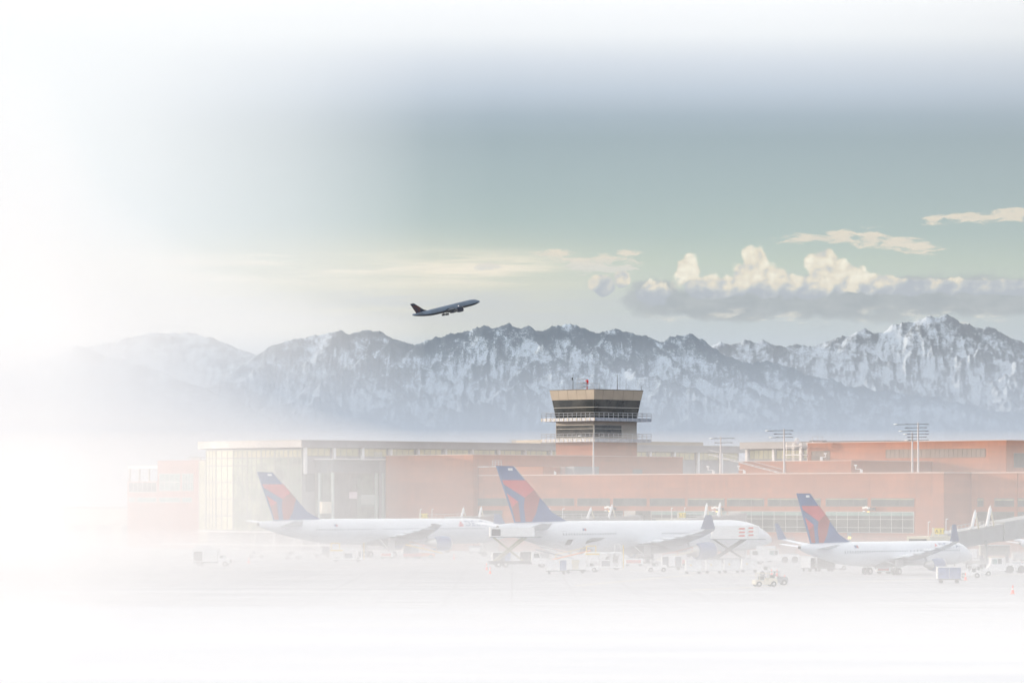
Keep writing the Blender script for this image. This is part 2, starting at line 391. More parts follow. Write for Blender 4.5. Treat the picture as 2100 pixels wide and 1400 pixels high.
def rock_mat(name, snow_or_fade, rock, cut, treey, crest=0.0, ang=35):
    def fn(n, oc, b):
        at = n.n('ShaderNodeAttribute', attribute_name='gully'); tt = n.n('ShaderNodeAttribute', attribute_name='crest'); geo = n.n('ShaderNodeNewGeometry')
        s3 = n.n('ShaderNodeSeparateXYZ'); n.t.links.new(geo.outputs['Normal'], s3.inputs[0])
        s4 = n.n('ShaderNodeSeparateXYZ'); n.t.links.new(oc, s4.inputs[0])
        X, Z = s4.outputs[0], s4.outputs[2]
        big = n.noise(n.xyz(n.mul(X, 1/260), n.mul(Z, 1/170), 0), 1.0, 5, .6)
        wp = n.mul(n.sub(n.noise(n.xyz(n.mul(X, 1/90), n.mul(Z, 1/90), 3), 1.0, 4, .6), .5), 110)
        ca, sa = math.cos(R(ang)), math.sin(R(ang))
        def streak(sg, w, l):
            p = n.add(n.add(n.mul(X, ca), n.mul(Z, sa*sg)), wp); r = n.add(n.mul(X, -sa*sg), n.mul(Z, ca))
            return n.noise(n.xyz(n.mul(p, 1/w), n.mul(r, 1/l), 0), 1.0, 8, .68)
        f = n.m('ADD', n.mul(streak(1, 20, 90), n.ramp(big, .42, .58)), n.mul(streak(-1, 20, 90), n.ramp(big, .42, .58, 1, 0)))
        f3 = n.noise(n.xyz(n.mul(X, 1/7.5), n.mul(Z, 1/6.5), 1), 1.0, 3, .7); f2 = n.noise(n.xyz(n.mul(X, 1/120), n.mul(Z, 1/75), 9), 1.0, 7, .65)
        v = n.add(n.mul(at.outputs['Fac'], .45), n.mul(n.sub(f, .5), 1.5))
        v = n.add(v, n.mul(s3.outputs[0], -.6)); v = n.add(v, n.mul(n.sub(n.noise(n.xyz(n.mul(X, 1/24), n.mul(Z, 1/17), 5), 1.0, 4, .7), .5), .9))  # left-facing slopes snowier, a side-lit look put into the colour
        v = n.add(v, n.mul(n.sub(f2, .5), 1.7)); v = n.add(v, n.mul(n.sub(f3, .5), treey))
        v = n.sub(v, n.mul(n.mul(n.ramp(tt.outputs['Fac'], .86, 1.0), n.ramp(f2, .62, .42, .35, 1)), crest)); v = n.sub(v, n.mul(n.ramp(tt.outputs['Fac'], .62, .25), .42))
        return n.mix(n.ramp(v, cut-.3, cut+.36), rock, snow_or_fade)
    return mat(name, snow_or_fade, .95, spec=.05, fn=fn)
def mountain(name, pts, Yc, front, amp, wl, seed, m, step=2.0, rows=150, jag=3.0):
    xs = np.array([p[0] for p in pts], float); ys = np.array([p[1] for p in pts], float)
    u = np.arange(xs[0], xs[-1]+.1, step); cy = np.interp(u, xs, ys)
    cy = cy - (ridged(u/26, u*0+.5, seed+5, 5)-.55)*jag*2.0 - (vnoise(u/3.1, u*0+.3, seed+6)-.5)*jag*.8 - (vnoise(u/9, u*0+.3, seed+8)-.5)*jag*1.0
    edge = np.clip(np.minimum(u-xs[0], xs[-1]-u)/60, 0, 1)
    Et = (HY-cy)/F
    t = np.concatenate([np.linspace(0, 1, rows), [1.04, 1.12, 1.25]])
    k = (u-1050)/F
    T, K = np.meshgrid(t, k, indexing='ij'); EtG = np.tile(Et, (len(t), 1))
    Yg = Yc-front*(1-T); Xg = K*Yg
    Zc = CZ+EtG*Yc
    # tent surface: every spur of the range is a descending ridge line with planar flanks
    rs = np.random.RandomState(seed*7+1); segs = []
    xs_c = (u-1050)/F*Yc; zs_c = CZ+Et*Yc
    zsm = np.interp(u, xs, (HY-ys)/F)*Yc+CZ
    def crest(x): return np.interp(x, xs_c, zsm)
    cs = np.arange(xs_c[0], xs_c[-1], 60.0)
    for i in range(len(cs)-1): segs.append((cs[i], Yc, crest(cs[i])+6, cs[i+1], Yc, crest(cs[i+1])+6))
    def spur(x, y, z, dirx, L, drop, lev):
        n_ = max(3, int(L/130)); px_, py_, pz_ = x, y, z; dd = dirx
        for i in range(n_):
            dd += rs.uniform(-.22, .22); l = L/n_; nx2 = px_+dd*l; ny2 = py_-l/math.sqrt(1+dd*dd)*1.0; f_ = (i+1)/n_
            nz2 = z*(1-drop*(f_**.85))+rs.uniform(-12, 16)
            nz2 = min(nz2, pz_-2)
            segs.append((px_, py_, pz_, nx2, ny2, nz2))
            if lev < 2 and rs.rand() < (.75 if lev == 0 else .45): spur(px_, py_, pz_-4, dd+rs.choice([-1, 1])*rs.uniform(.6, 1.3), L*rs.uniform(.18, .36), rs.uniform(.35, .6), lev+1)
            px_, py_, pz_ = nx2, ny2, nz2
    x = xs_c[0]+30
    while x < xs_c[-1]:
        spur(x, Yc, crest(x), rs.uniform(-.75, .75), front*rs.uniform(.55, .95), rs.uniform(.72, .9), 0); x += wl*rs.uniform(.5, 1.1)
    Z = np.full(Xg.shape, -50.0); wX = Xg+(fbm(Xg/130, Yg/130, seed+3)-.5)*70; wY = Yg+(fbm(Xg/130, Yg/130, seed+4)-.5)*90
    for (ax, ay, az, bx, by, bz) in segs:
        reach = max(az, bz)/.5+150
        j0 = np.searchsorted(k, (min(ax,bx)-reach)/Yc); j1 = np.searchsorted(k, (max(ax,bx)+reach)/(Yc-front))
        if j1 <= j0: continue
        sx_, sy_ = wX[:, j0:j1], wY[:, j0:j1]; vx, vy = bx-ax, by-ay; q_ = np.clip(((sx_-ax)*vx+(sy_-ay)*vy)/(vx*vx+vy*vy), 0, 1)
        d_ = np.hypot(sx_-ax-q_*vx, sy_-ay-q_*vy); Z[:, j0:j1] = np.maximum(Z[:, j0:j1], az+(bz-az)*q_-(.62*d_)*(1-.00012*d_))
    n = np.clip(ridged(Xg/170, Yg/200, seed), 0, 1); fine = ridged(Xg/55, Yg/70, seed+40, 4)
    tt = np.clip(T, 0, 1)
    Z = Z-amp*.12*(1-n)*np.clip((1-tt)*8, .1, 1)-amp*.05*(1-fine)*np.clip((1-tt)*12, .15, 1)
    Z = np.where(tt < .12, Z*tt/.12-10*(1-tt/.12), Z)
    back = T > 1
    Z = np.where(back, Zc*(1-(T-1)*3.0), Z)
    E = (Z-CZ)/Yg; lim = EtG*(.992-.06*(1-tt)); E = np.where((T < .999) & (E > lim), lim, E)
    Z = np.where(T < .999, CZ+E*Yg, Z); Z = np.where(np.abs(T-1) < 1e-6, Zc, Z)
    Z = np.maximum(Z, -8+6*fbm(Xg/200, Yg/200, seed)); Z[0] = -10
    gul = (1-n)*.8+(1-fine)*.35+.25
    nr, nc = Z.shape
    co_ = np.stack([Xg, Yg, Z], -1).reshape(-1, 3)
    ii, jj = np.meshgrid(np.arange(nr-1), np.arange(nc-1), indexing='ij'); a = (ii*nc+jj).ravel()
    fa = np.stack([a, a+1, a+nc+1, a+nc], -1)
    me = bpy.data.meshes.new(name); me.vertices.add(len(co_)); me.vertices.foreach_set('co', co_.astype(np.float32).ravel())
    me.loops.add(fa.size); me.loops.foreach_set('vertex_index', fa.ravel().astype(np.int32))
    me.polygons.add(len(fa)); me.polygons.foreach_set('loop_start', np.arange(0, fa.size, 4, dtype=np.int32))
    me.polygons.foreach_set('loop_total', np.full(len(fa), 4, np.int32))
    me.update(); me.validate()
    at = me.attributes.new('gully', 'FLOAT', 'POINT'); at.data.foreach_set('value', gul.astype(np.float32).ravel())
    at = me.attributes.new('crest', 'FLOAT', 'POINT'); at.data.foreach_set('value', (CZ*0+((Z-CZ)/Yg)/np.maximum(EtG,1e-4)).astype(np.float32).ravel())
    me.materials.append(m)
    for p in me.polygons: p.use_smooth = True
    o = bpy.data.objects.new(name, me); COL.objects.link(o); o['kind'] = 'structure'
    return o
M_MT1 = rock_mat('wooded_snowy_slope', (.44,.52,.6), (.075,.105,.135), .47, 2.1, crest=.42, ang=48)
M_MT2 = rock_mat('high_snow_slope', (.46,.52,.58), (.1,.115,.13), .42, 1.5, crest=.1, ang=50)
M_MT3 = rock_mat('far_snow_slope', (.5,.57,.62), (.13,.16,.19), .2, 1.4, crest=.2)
m1 = [(250,900),(330,850),(400,812),(460,775),(505,742),(520,730),(532,724),(545,716),(560,706),(600,697),(640,690),(680,682),(697,675),(715,683),(745,679),(780,682),(800,689),(830,703),(850,711),(870,701),(900,692),
      (930,684),(960,676),(985,670),(1000,668),(1015,673),(1045,665),(1060,671),(1085,667),(1100,680),(1120,674),(1145,667),(1165,664),(1185,668),(1210,680),(1230,683),(1265,673),(1290,680),
      (1320,690),(1350,697),(1362,700),(1375,692),(1400,687),(1420,688),(1445,698),(1460,712),(1480,724),(1510,734),(1540,746),(1570,741),(1590,744),(1620,752),(1650,766),(1700,776),(1740,790),
      (1800,800),(1900,812),(2000,832),(2100,850),(2250,880)]
m2 = [(1350,760),(1420,730),(1460,709),(1480,700),(1500,706),(1530,698),(1545,703),(1565,697),(1600,710),(1640,709),(1665,712),(1690,704),(1710,694),(1740,688),(1760,678),(1775,672),(1790,681),(1810,683),
      (1830,668),(1850,660),(1870,664),(1890,655),(1900,648),(1915,646),(1925,650),(1937,644),(1950,652),(1975,661),(2000,669),(2030,672),(2060,685),(2080,695),(2100,703),(2200,745),(2350,780)]
m3 = [(60,745),(100,735),(150,716),(190,708),(240,700),(290,686),(320,682),(345,683),(375,684),(400,685),(430,692),(460,704),(500,720),(530,727),(560,740),(650,765),(750,800)]
m4 = [(-150,800),(-50,770),(60,750),(130,722),(160,710),(200,722),(260,742),(330,762),(400,790),(470,815),(520,840),(600,880),(680,905)]
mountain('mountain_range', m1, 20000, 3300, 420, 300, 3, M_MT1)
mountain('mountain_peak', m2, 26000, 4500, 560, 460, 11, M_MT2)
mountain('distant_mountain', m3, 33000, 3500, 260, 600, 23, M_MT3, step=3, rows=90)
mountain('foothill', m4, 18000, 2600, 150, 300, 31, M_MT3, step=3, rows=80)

# ------------------------------------------------------------------ terminal (building frame: x along the facades, y away, turned 45 degrees)
RB = R(-45); c45 = math.sqrt(.5)
def toW(lx, ly): return (c45*(lx+ly), c45*(ly-lx))
def bthing(name, label, cat, lx, ly, group=None):
    X, Y = toW(lx, ly); return thing(name, label, cat, (X, Y, 0), RB, group), (lx, ly, 0)
def lx_at(px, ly):        # where the ray through column px meets the facade plane y=ly
    k = (px-1050)/F; return -(1-k)/(1+k)*ly
def ly_at(px, lx):
    k = (px-1050)/F; return -lx*(1+k)/(1-k)
def window(par, org, p0, p1, z0, z1, nx, zs, mp, mf=None, out=(0,-1), fw=.12, depth=.06, strips=None, name='window'):
    """frame with mullions on the facade segment p0-p1, its pane a sub-part; zs = heights of cross bars"""
    mf = mf or M_MULL
    p0 = Vector(p0); p1 = Vector(p1); d = (p1-p0); L = d.length; d.normalize(); o = Vector(out).normalized()
    def slab(b, s0, s1, a0, a1, d0, d1):
        A = p0+d*s0; B = p0+d*s1
        pts = [A+o*d0, B+o*d0, B+o*d1, A+o*d1]
        b.prism([(p.x,p.y) for p in pts], a0, a1)
    f = MB(); E = depth
    slab(f, 0, L, z0, z0+fw, .0, E+.06); slab(f, 0, L, z1-fw, z1, .0, E+.06)
    slab(f, 0, fw, z0+fw, z1-fw, .0, E+.06); slab(f, L-fw, L, z0+fw, z1-fw, .0, E+.06)
    for k in range(1, nx): slab(f, L*k/nx-fw/2, L*k/nx+fw/2, z0+fw, z1-fw, E+.005, E+.05)
    for z in zs: slab(f, fw, L-fw, z-fw/2, z+fw/2, E+.005, E+.04)
    fo = f.build(name, mf, par, org)
    p = MB(); slab(p, fw, L-fw, z0+fw, z1-fw, .01, E); p.build('pane', mp, fo, org)
    if strips:
        for (a0, a1, ms) in strips:
            s_ = MB(); slab(s_, fw, L-fw, a0, a1, E, E+.003); s_.build('pane', ms, fo, org)
    return fo

def zrow_(py, lx, ly): return CZ+(HY-py)/F*toW(lx, ly)[1]
# --- main concourse
LYM = 586.6
cc, og = bthing('concourse_building', 'long low terracotta concourse with a ribbon of windows behind the parked airliners', 'building', -532, 595)
MB().box(-597.05,-467.0,LYM,604.4,0,16.5).build('wall', M_BRICK, cc, og)
MB().box(-597.1,-466.85,LYM-.12,604.5,16.5,16.72).build('roof', mat('coping_metal', (.55,.4,.35), .5), cc, og)
hi = MB(); hi.box(-597.0, lx_at(1114, LYM), LYM-.03, 592, 16.73, 18.4); hi.build('parapet', M_BRICK, cc, og)
MB().box(-597.05, lx_at(1002, LYM), LYM-.1, 592, 18.4, 18.6).build('coping', M_WHITE, cc, og)
for a, b_ in ((978,1107.5),(1113.3,1177.6),(1184.6,1251),(1258,1325.7),(1333,1404),(1411,1485.8),(1491.5,1567),(1575,1653.7),(1661.4,1683),(1694,1778.5),(1787,1874.8)):
    x0, x1 = lx_at(a, LYM), lx_at(b_, LYM); n_ = max(1, round((x1-x0)/3.6))
    window(cc, og, (x0,LYM), (x1,LYM), 9.95, 11.6, n_, [], M_GLASS, strips=[(11.3,11.45,M_LIT)] if a > 1400 else None)
for a, b_, teal in ((978,1030,0),(1108,1278,0),(1304,1335,0),(1336,1491,1),(1518,1683,1),(1694,1874.8,1)):
    x0, x1 = lx_at(a, LYM), lx_at(b_, LYM); n_ = max(1, round((x1-x0)/2.9))
    window(cc, og, (x0,LYM), (x1,LYM), 4.7, 8.95, n_, [5.75, 7.4], M_GLASS, M_MULL if not teal else mat('light_mullion', (.4,.42,.4), .5), strips=[(8.1,8.8,M_TEAL)] if teal else None)
for a, b_ in ((1280,1303),(1493,1517)):
    x0, x1 = lx_at(a, LYM), lx_at(b_, LYM); MB().box(x0,x1,LYM-.05,LYM,4.7,8.95).build('panel', M_LBEIGE, cc, og)
for px in (1150,1254,1330,1408,1489,1571,1657,1688,1783,1880,1910):
    x = lx_at(px, LYM); MB().box(x-.04, x+.04, LYM-.02, LYM, 11.65, 16.5).build('expansion_joint', mat('joint', (.2,.09,.06), .8), cc, og)
for a, b_ in ((1500,1530),(1600,1630),(1300,1330)):
    x0, x1 = lx_at(a, LYM), lx_at(b_, LYM); MB().box(x0,x1,LYM-.05,LYM,0,3.6).build('service_door', mat('rolling_door', (.3,.18,.15), .6), cc, og)
# recessed bay on the parapet with its louvre
x0, x1 = lx_at(1115, 592), lx_at(1158, 592)
MB().box(x0,x1,592.1,600,16.73,18.5).build('roof_box', mat('rose_panel', (.33,.22,.2), .8), cc, og)
MB().box(x1,lx_at(1176,592),592.3,600,16.73,18.5).build('louvre', M_GREY, cc, og)

# --- right hand wing
rw, og = bthing('wing_building', 'terracotta wing set back at the right edge beyond the shaded corner', 'building', -440, 600)
MB().box(-466.8,-395,595,630,0,16.5).build('wall', M_BRICK, rw, og)
MB().box(-466.8,-394.9,594.88,630.1,16.5,16.72).build('roof', MATS['coping_metal'], rw, og)
for a, b_ in ((2005,2017),(2040,2081),(2088,2130)):
    x0, x1 = lx_at(a, 595), lx_at(b_, 595); window(rw, og, (x0,595), (x1,595), 9.95, 11.6, 2, [], M_GLASS, strips=[(11.2,11.4,M_LIT)])
for a, b_ in ((2005,2081),(2088,2130)):
    x0, x1 = lx_at(a, 595), lx_at(b_, 595); window(rw, og, (x0,595), (x1,595), 5.2, 8.95, 4, [7.2], M_GLASS)
x = lx_at(2084, 595); MB().box(x-.35,x+.35,594.8,595,0,16.4).build('pilaster', M_BRICK, rw, og)

# --- block at the foot of the tower
bb, og = bthing('tower_block', 'shaded terracotta block the control tower rises from', 'building', -611, 620)
MB().box(-625.3,-597.12,585.1,653.3,0,21.1).build('wall', M_BRICK, bb, og)
MB().box(-625.4,-597.0,585.0,653.4,21.1,21.25).build('roof', MATS['coping_metal'], bb, og)
y0 = ly_at(1298, -597.1); MB().box(-597.12,-597.0,y0,y0+3,16,18.2).build('service_door', mat('shade_door', (.12,.12,.13), .6), bb, og)

# --- mid block right
mb_, og = bthing('roof_block', 'low terracotta block with a shaded right side, on the concourse roof line', 'building', -521, 610)
MB().box(-536.6,-505.6,604.6,631.1,0,19.3).build('wall', M_BRICK, mb_, og)
MB().box(-536.7,-505.5,604.5,631.1,19.3,19.42).build('roof', MATS['coping_metal'], mb_, og)

# --- upper right block
ub, og = bthing('upper_building', 'tall terracotta building with long brown louvre strip, upper right', 'building', -513, 650)
MB().box(-540.4,-486,631.2,670,0,23.55).build('wall', M_BRICK, ub, og)
MB().box(-540.5,-485.9,631.1,670.1,23.55,23.7).build('roof', MATS['coping_metal'], ub, og)
def zrow(py, lx, ly): return CZ+(HY-py)/F*toW(lx, ly)[1]
for a, b_, t0, t1 in ((1817,2021,919,937),(1665,1702,924,943)):
    x0, x1 = lx_at(a, 631.2), lx_at(b_, 631.2); n_ = round((x1-x0)/1.2)
    window(ub, og, (x0,631.2), (x1,631.2), zrow(t1, x1, 631.2), zrow(t0, x1, 631.2), n_, [], M_GRILLE, mat('louvre_frame', (.16,.11,.09), .7), fw=.08)
y0 = ly_at(2079, -486); window(ub, og, (-486,y0), (-486,y0+14), 18.0, 21.0, 4, [], M_GLASS, out=(1,0))
# stair frame and steel scaffold at its left end
sx = lx_at(1640, 629); st_, og2 = bthing('roof_stair', 'galvanised steel roof stair against the left end of the tall terracotta building', 'stair', sx, 629)
f = MB()
xL, xR = lx_at(1622, 629), lx_at(1653, 629)
zb, zt = 19.42, 23.6
for xx in (xL, (xL+xR)/2, xR-.1):
    for yy_ in (627.5, 629.5): f.tube((xx,yy_,zb),(xx,yy_,zt),.055,n=6)
for z in (19.6,20.4,21.2,22.0,22.8,23.5):
    for yy_ in (627.5, 629.5): f.tube((xL,yy_,z),(xR-.1,yy_,z),.035,n=6)
f.build('steel_frame', M_GALV, st_, og2)
f = MB(); f.box(xL-.1,xR,627.3,629.7,20.9,21.05); f.box(xL-.1,xR,627.3,629.7,22.9,23.05); f.build('landing', M_WHITE, st_, og2)
f = MB()
xa, xb = lx_at(1608, 603), lx_at(1620, 603)
for k in range(12):
    z = 16.8+k*.33; f.box(xa+(xL-xa)*k/12-.3, xa+(xL-xa)*k/12+.5, 602.2, 603.6, z, z+.05)
f.tube((xa,602.2,16.7),(xL,602.2,20.9),.08,n=6); f.tube((xa,603.6,16.7),(xL,603.6,20.9),.08,n=6)
f.tube((xa,602.2,17.7),(xL,602.2,21.9),.05,n=6)
f.build('step', M_GALV, st_, og2)
f = MB(); f.lathe([(0,.55),(.05,.75),(.35,.6),(.45,.1)], ((xL+xR)/2+.6, 627.6, 24.0), 12); f.build('dish', M_WHITE, st_, og2)

# --- clerestory hall with the big roof
HX, HYc, ZT = -634.2, 567.9, 24.5
hb, og = bthing('terminal_hall', 'long pale hall with overhanging grey roof and clerestory glazing, rounded at its glass end', 'building', -650, 620)
poly = [(HX,HYc),(-648,HYc),(-658,568.2),(-665,569),(-670,570.3),(-671.7,572),(-671.7,715),(HX,715)]
MB().prism([(min(max(x,-671.3),HX-.25), y+.35 if y < 580 else y) for x,y in poly], 0, 22.8).build('wall', M_GREY, hb, og)
rp = [(HX+1.3,HYc-1.4),(-648,HYc-1.5),(-658,566.8),(-666,568),(-673,570.3),(-676.3,575),(-676.3,716),(HX+1.3,716)]
MB().prism(rp, 22.95, 24.5).build('roof', M_FASCIA, hb, og)
MB().prism([(x*1.0+(.1 if x > -640 else -.1), y-.12) for x, y in rp], 24.5, 24.62).build('roof_edge', mat('roof_edge', (.38,.39,.4), .4), hb, og)
MB().box(-650,HX-6,650,708,24.62,25.6).build('penthouse', M_BEIGE, hb, og)
seg = [poly[0],poly[1],poly[2],poly[3],poly[4],poly[5]]
for i in range(5):
    a, b_ = Vector(seg[i]), Vector(seg[i+1]); d = (b_-a).normalized(); o = Vector((d.y,-d.x))
    if o.y > 0: o = -o
    L = (b_-a).length; nseg = max(1, round(L/5.5))
    for k in range(nseg):
        p0 = b_+(a-b_)*((nseg-k)/nseg); p1 = b_+(a-b_)*((nseg-k-1)/nseg)
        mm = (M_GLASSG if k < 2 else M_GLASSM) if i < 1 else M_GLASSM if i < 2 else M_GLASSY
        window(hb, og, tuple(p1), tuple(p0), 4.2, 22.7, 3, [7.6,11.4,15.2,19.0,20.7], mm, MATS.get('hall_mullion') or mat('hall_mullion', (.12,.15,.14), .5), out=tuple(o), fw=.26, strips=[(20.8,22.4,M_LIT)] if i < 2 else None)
# clerestory along the right hand side, posts between
yk = HYc+.5
while yk < 714:
    y2 = min(yk+8.2, 714.5)
    window(hb, og, (HX,y2-.3), (HX,yk+.5), 21.0, 22.9, 4, [], M_LIT, out=(1,0))
    MB().box(HX+.02,HX+.75,yk-.35,yk+.35,17,22.95).build('post', M_WHITE, hb, og)
    MB().box(HX,HX+.12,yk+.5,y2-.3,17.4,20.9).build('panel', M_GREY, hb, og)
    MB().box(HX,HX+.1,yk+.5,y2-.3,13,17.2).build('dark_glass', M_SLATE, hb, og)
    yk += 8.7
# glass bay in the shade with slate top band
MB().box(HX+.9,-627.35,570.95,590,0,20.2).build('bay', M_GREY, hb, og)
MB().box(HX+.8,-627.1,570.7,590.1,20.2,20.45).build('bay_roof', M_WHITE, hb, og)
window(hb, og, (HX+.95,570.95), (-627.35,570.95), 17.4, 20.15, 3, [], M_SLATE, M_SLATE, out=(0,-1))
window(hb, og, (-627.35,585), (-627.35,571), 17.4, 20.15, 5, [], M_SLATE, M_SLATE, out=(1,0))
window(hb, og, (HX+.95,570.95), (-627.35,570.95), 4.2, 17.35, 3, [7,9.6,12.3,15], M_GLASSG, out=(0,-1))
for k in range(2):
    window(hb, og, (-627.35,578+7*k), (-627.35,571.05+7*k), 4.2, 17.35, 4, [7,9.6,12.3,15], M_GLASSG if k else M_GLASS, out=(1,0), strips=[(9.7,12.1,M_TEAL)] if k else None)
for (px_, y_) in ((626,570.3),(655,570.5)):
    xx = lx_at(px_, y_); MB().box(xx-.28,xx+.28,y_-.1,y_+.3,4.2,17.3 if px_ > 640 else 22.5).build('column', M_PTEAL, hb, og)
for px_ in (683,772,786):
    yy_ = ly_at(px_, -627.1); MB().box(-627.3,-627.0,yy_-.3,yy_+.3,4.2,17.3).build('column', M_PTEAL, hb, og)
ya, yb_ = ly_at(717,-627.1), ly_at(733,-627.1); zz_ = zrow_(1022, -627.1, ya); MB().box(-627.28,-627.18,ya,yb_,zz_,zz_+1.5).build('display_screen', mat('display_panel', (.7,.62,.68), .4), hb, og)
ya, yb_ = ly_at(741,-627.1), ly_at(768,-627.1); zz_ = zrow_(1034, -627.1, ya); MB().box(-627.27,-627.17,ya,yb_,zz_,zz_+2.2).build('teal_panel', M_PTEAL, hb, og)
xa_, xb_ = lx_at(661,570.6), lx_at(681,570.6); zz_ = zrow_(1052, xa_, 570.6); MB().tube(((xa_+xb_)/2,570.5,zz_),((xa_+xb_)/2,570.5,zz_+2.6),(xb_-xa_)/2,n=14).build('round_kiosk', M_CREAM, hb, og)
# podium floor under the glass end with slim columns
pd = MB(); pd.prism([(x-.0, y-1.0) for x,y in [(HX+8,HYc),(-648,HYc),(-660,568.2),(-670,570),(-675,573)]]+[(-675,573.4),(-671.8,573.4),(-671.8,590),(HX+8,590)], 3.85, 4.15); pd.build('podium_slab', M_WHITE, hb, og)
for (x,y) in ((HX+6,567.4),(HX-2,567.4),(-643,567.4),(-650,567.8),(-656,568.6),(-662,570.6),(-666,573)): MB().tube((x,y,0),(x,y,3.85),.2,n=8).build('column', M_WHITE, hb, og)

# second clerestory piece
h2, og = bthing('clerestory_building', 'grey clerestory block with lit windows left of the steel roof stair', 'building', -560, 680)
MB().box(-583.5,-541,660.2,700,0,22.9).build('wall', M_GREY, h2, og)
MB().box(-584.4,-540.7,658.8,701,22.95,24.5).build('roof', M_FASCIA, h2, og)
xk = -583
while xk < -545:
    window(h2, og, (xk+.5,660.2), (xk+7.6,660.2), 20.5, 22.7, 5, [], M_LIT, out=(0,-1)); MB().box(xk-.35,xk+.35,659.5,660.2,18,22.9).build('post', M_WHITE, h2, og); xk += 8.2

# --- pale pink building at the left
LP = 574.5
pk, og = bthing('pink_building', 'pale pink panelled building at far left with an open roof terrace', 'building', -685, 575)
xa, xb, xc = lx_at(323,LP), lx_at(408,LP), lx_at(260,LP)
MB().box(xa,xb,LP,600,0,20.5).build('wall', M_PINK, pk, og)
MB().box(xc,xa,LP+.2,598,0,15.6).build('terrace_wall', M_PINK, pk, og)
MB().box(xc,xa-.05,LP+.3,597,18.6,19.2).build('terrace_roof', M_WHITE, pk, og)
f = MB()
for k in range(4): x = xc+.2+(xa-xc-.6)*k/3; f.box(x,x+.35,LP+.4,LP+.8,15.6,18.6)
f.box(xc+.2,xa,596,596.5,15.6,18.6); f.build('terrace_post', M_LBEIGE, pk, og)
for a, b_ in ((327,370),(374,397)):
    x0,x1 = lx_at(a,LP), lx_at(b_,LP); window(pk, og, (x0,LP), (x1,LP), 13.3, 17.4, 4, [15.4], M_TEAL, M_MULLW)
for a, b_ in ((327,370),(374,394)):
    x0,x1 = lx_at(a,LP), lx_at(b_,LP); window(pk, og, (x0,LP), (x1,LP), 10.6, 11.8, 3, [], M_TEAL, M_MULLW)
for a, b_ in ((263,276),(280,320)):
    x0,x1 = lx_at(a,LP), lx_at(b_,LP); window(pk, og, (x0,LP+.2), (x1,LP+.2), 10.6, 11.8, 3, [], M_TEAL, M_MULLW)
x0,x1 = lx_at(263,LP), lx_at(320,LP); window(pk, og, (x0,LP+.2), (x1,LP+.2), 13.0, 15.4, 6, [], M_GLASS, M_MULLW)
lb, og = bthing('link_building', 'narrow yellowish glass link between the pink building and the hall', 'building', -671, 575)
xa, xb = lx_at(408,573.6)+.05, lx_at(432, 573)
MB().box(xa,-671.8,573.6,600,0,20.4).build('wall', M_CREAM, lb, og)
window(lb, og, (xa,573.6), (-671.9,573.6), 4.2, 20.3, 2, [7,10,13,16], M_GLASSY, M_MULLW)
# low sheds at the far left
sh, og = bthing('service_shed', 'low pale service building at the left edge beyond the apron', 'building', -740, 600)
MB().box(-760,-706,600,620,0,9).build('wall', M_LBEIGE, sh, og); MB().box(-760.2,-705.8,599.8,620.2,9,9.4).build('roof', M_GREY, sh, og)
for k in range(5): MB().box(-757+k*10,-751+k*10,599.9,600,0,5).build('roller_door', M_GREY, sh, og)

# ------------------------------------------------------------------ control tower
TX0, TX1, TY0, TY1 = -609.2, -597.1, 623.4, 637.7
tw, og = bthing('control_tower', 'square airport control tower with flared dark glass cab and two railed galleries', 'control tower', (TX0+TX1)/2, (TY0+TY1)/2)
MB().box(TX0,TX1,TY0,TY1,21.26,24.4).build('brick_shaft', M_BRICK, tw, og)
MB().box(TX0+.04,TX1-.04,TY0+.04,TY1-.04,24.4,29.2).build('office_storey', M_LBEIGE, tw, og)
def sq(b, o0, o1, z0, z1):
    b.hexa([(TX0-o0,TY0-o0,z0),(TX1+o0,TY0-o0,z0),(TX1+o0,TY1+o0,z0),(TX0-o0,TY1+o0,z0)],
           [(TX0-o1,TY0-o1,z1),(TX1+o1,TY0-o1,z1),(TX1+o1,TY1+o1,z1),(TX0-o1,TY1+o1,z1)])
for zd in (24.35, 29.1):
    b = MB(); sq(b, 2.3, 2.3, zd, zd+.75); b.build('gallery_deck', mat('gallery_steel', (.36,.4,.46), .5, .3, var=.25, vscale=1.5), tw, og)
    rl = MB(); O = 2.3; P4 = [(TX0-O,TY0-O),(TX1+O,TY0-O),(TX1+O,TY1+O),(TX0-O,TY1+O)]
    for i in range(4):
        a, b_ = Vector(P4[i]), Vector(P4[(i+1)%4])
        for h in (1.15+.75, .62+.75): rl.tube((*a,zd+h),(*b_,zd+h),.05,n=5)
        n_ = 12
        for k in range(n_+1):
            p = a+(b_-a)*k/n_; rl.tube((*p,zd+.02),(*p,zd+1.9),.055,n=5)
    rl.build('gallery_railing', M_GALV, tw, og)
for k in range(13):
    x = TX0-2.3+(TX1-TX0+4.6)*k/12
    for zd in (24.35,29.1): MB().box(x-.1,x+.1,TY0-2.36,TY0-2.3,zd+.05,zd+.7).build('gallery_bracket', M_CREAM, tw, og)
window(tw, og, (TX0+.1,TY0+.04), (TX1-.1,TY0+.04), 25.4, 28.3, 1, [26.3,27.4], M_TGLASS, M_MULLW, fw=.09)
yE = ly_at(1275, TX1); window(tw, og, (TX1-.04,yE), (TX1-.04,TY0+.1), 25.4, 28.3, 1, [26.3,27.4], M_TGLASS, M_MULLW, out=(1,0), fw=.09)
b = MB(); sq(b, .0, .60, 29.86, 34.0); b.build('cab_glass', M_TGLASS, tw, og)
b = MB(); sq(b, .37, .39, 32.2, 32.3); b.build('cab_mullion', M_MULLW, tw, og)
b = MB(); sq(b, .64, 1.0, 34.0, 36.2); b.build('cab_fascia', M_BEIGE, tw, og)
b = MB(); sq(b, 1.05, 1.05, 36.2, 36.32); b.build('cab_roof', M_DARK, tw, og)
b = MB()
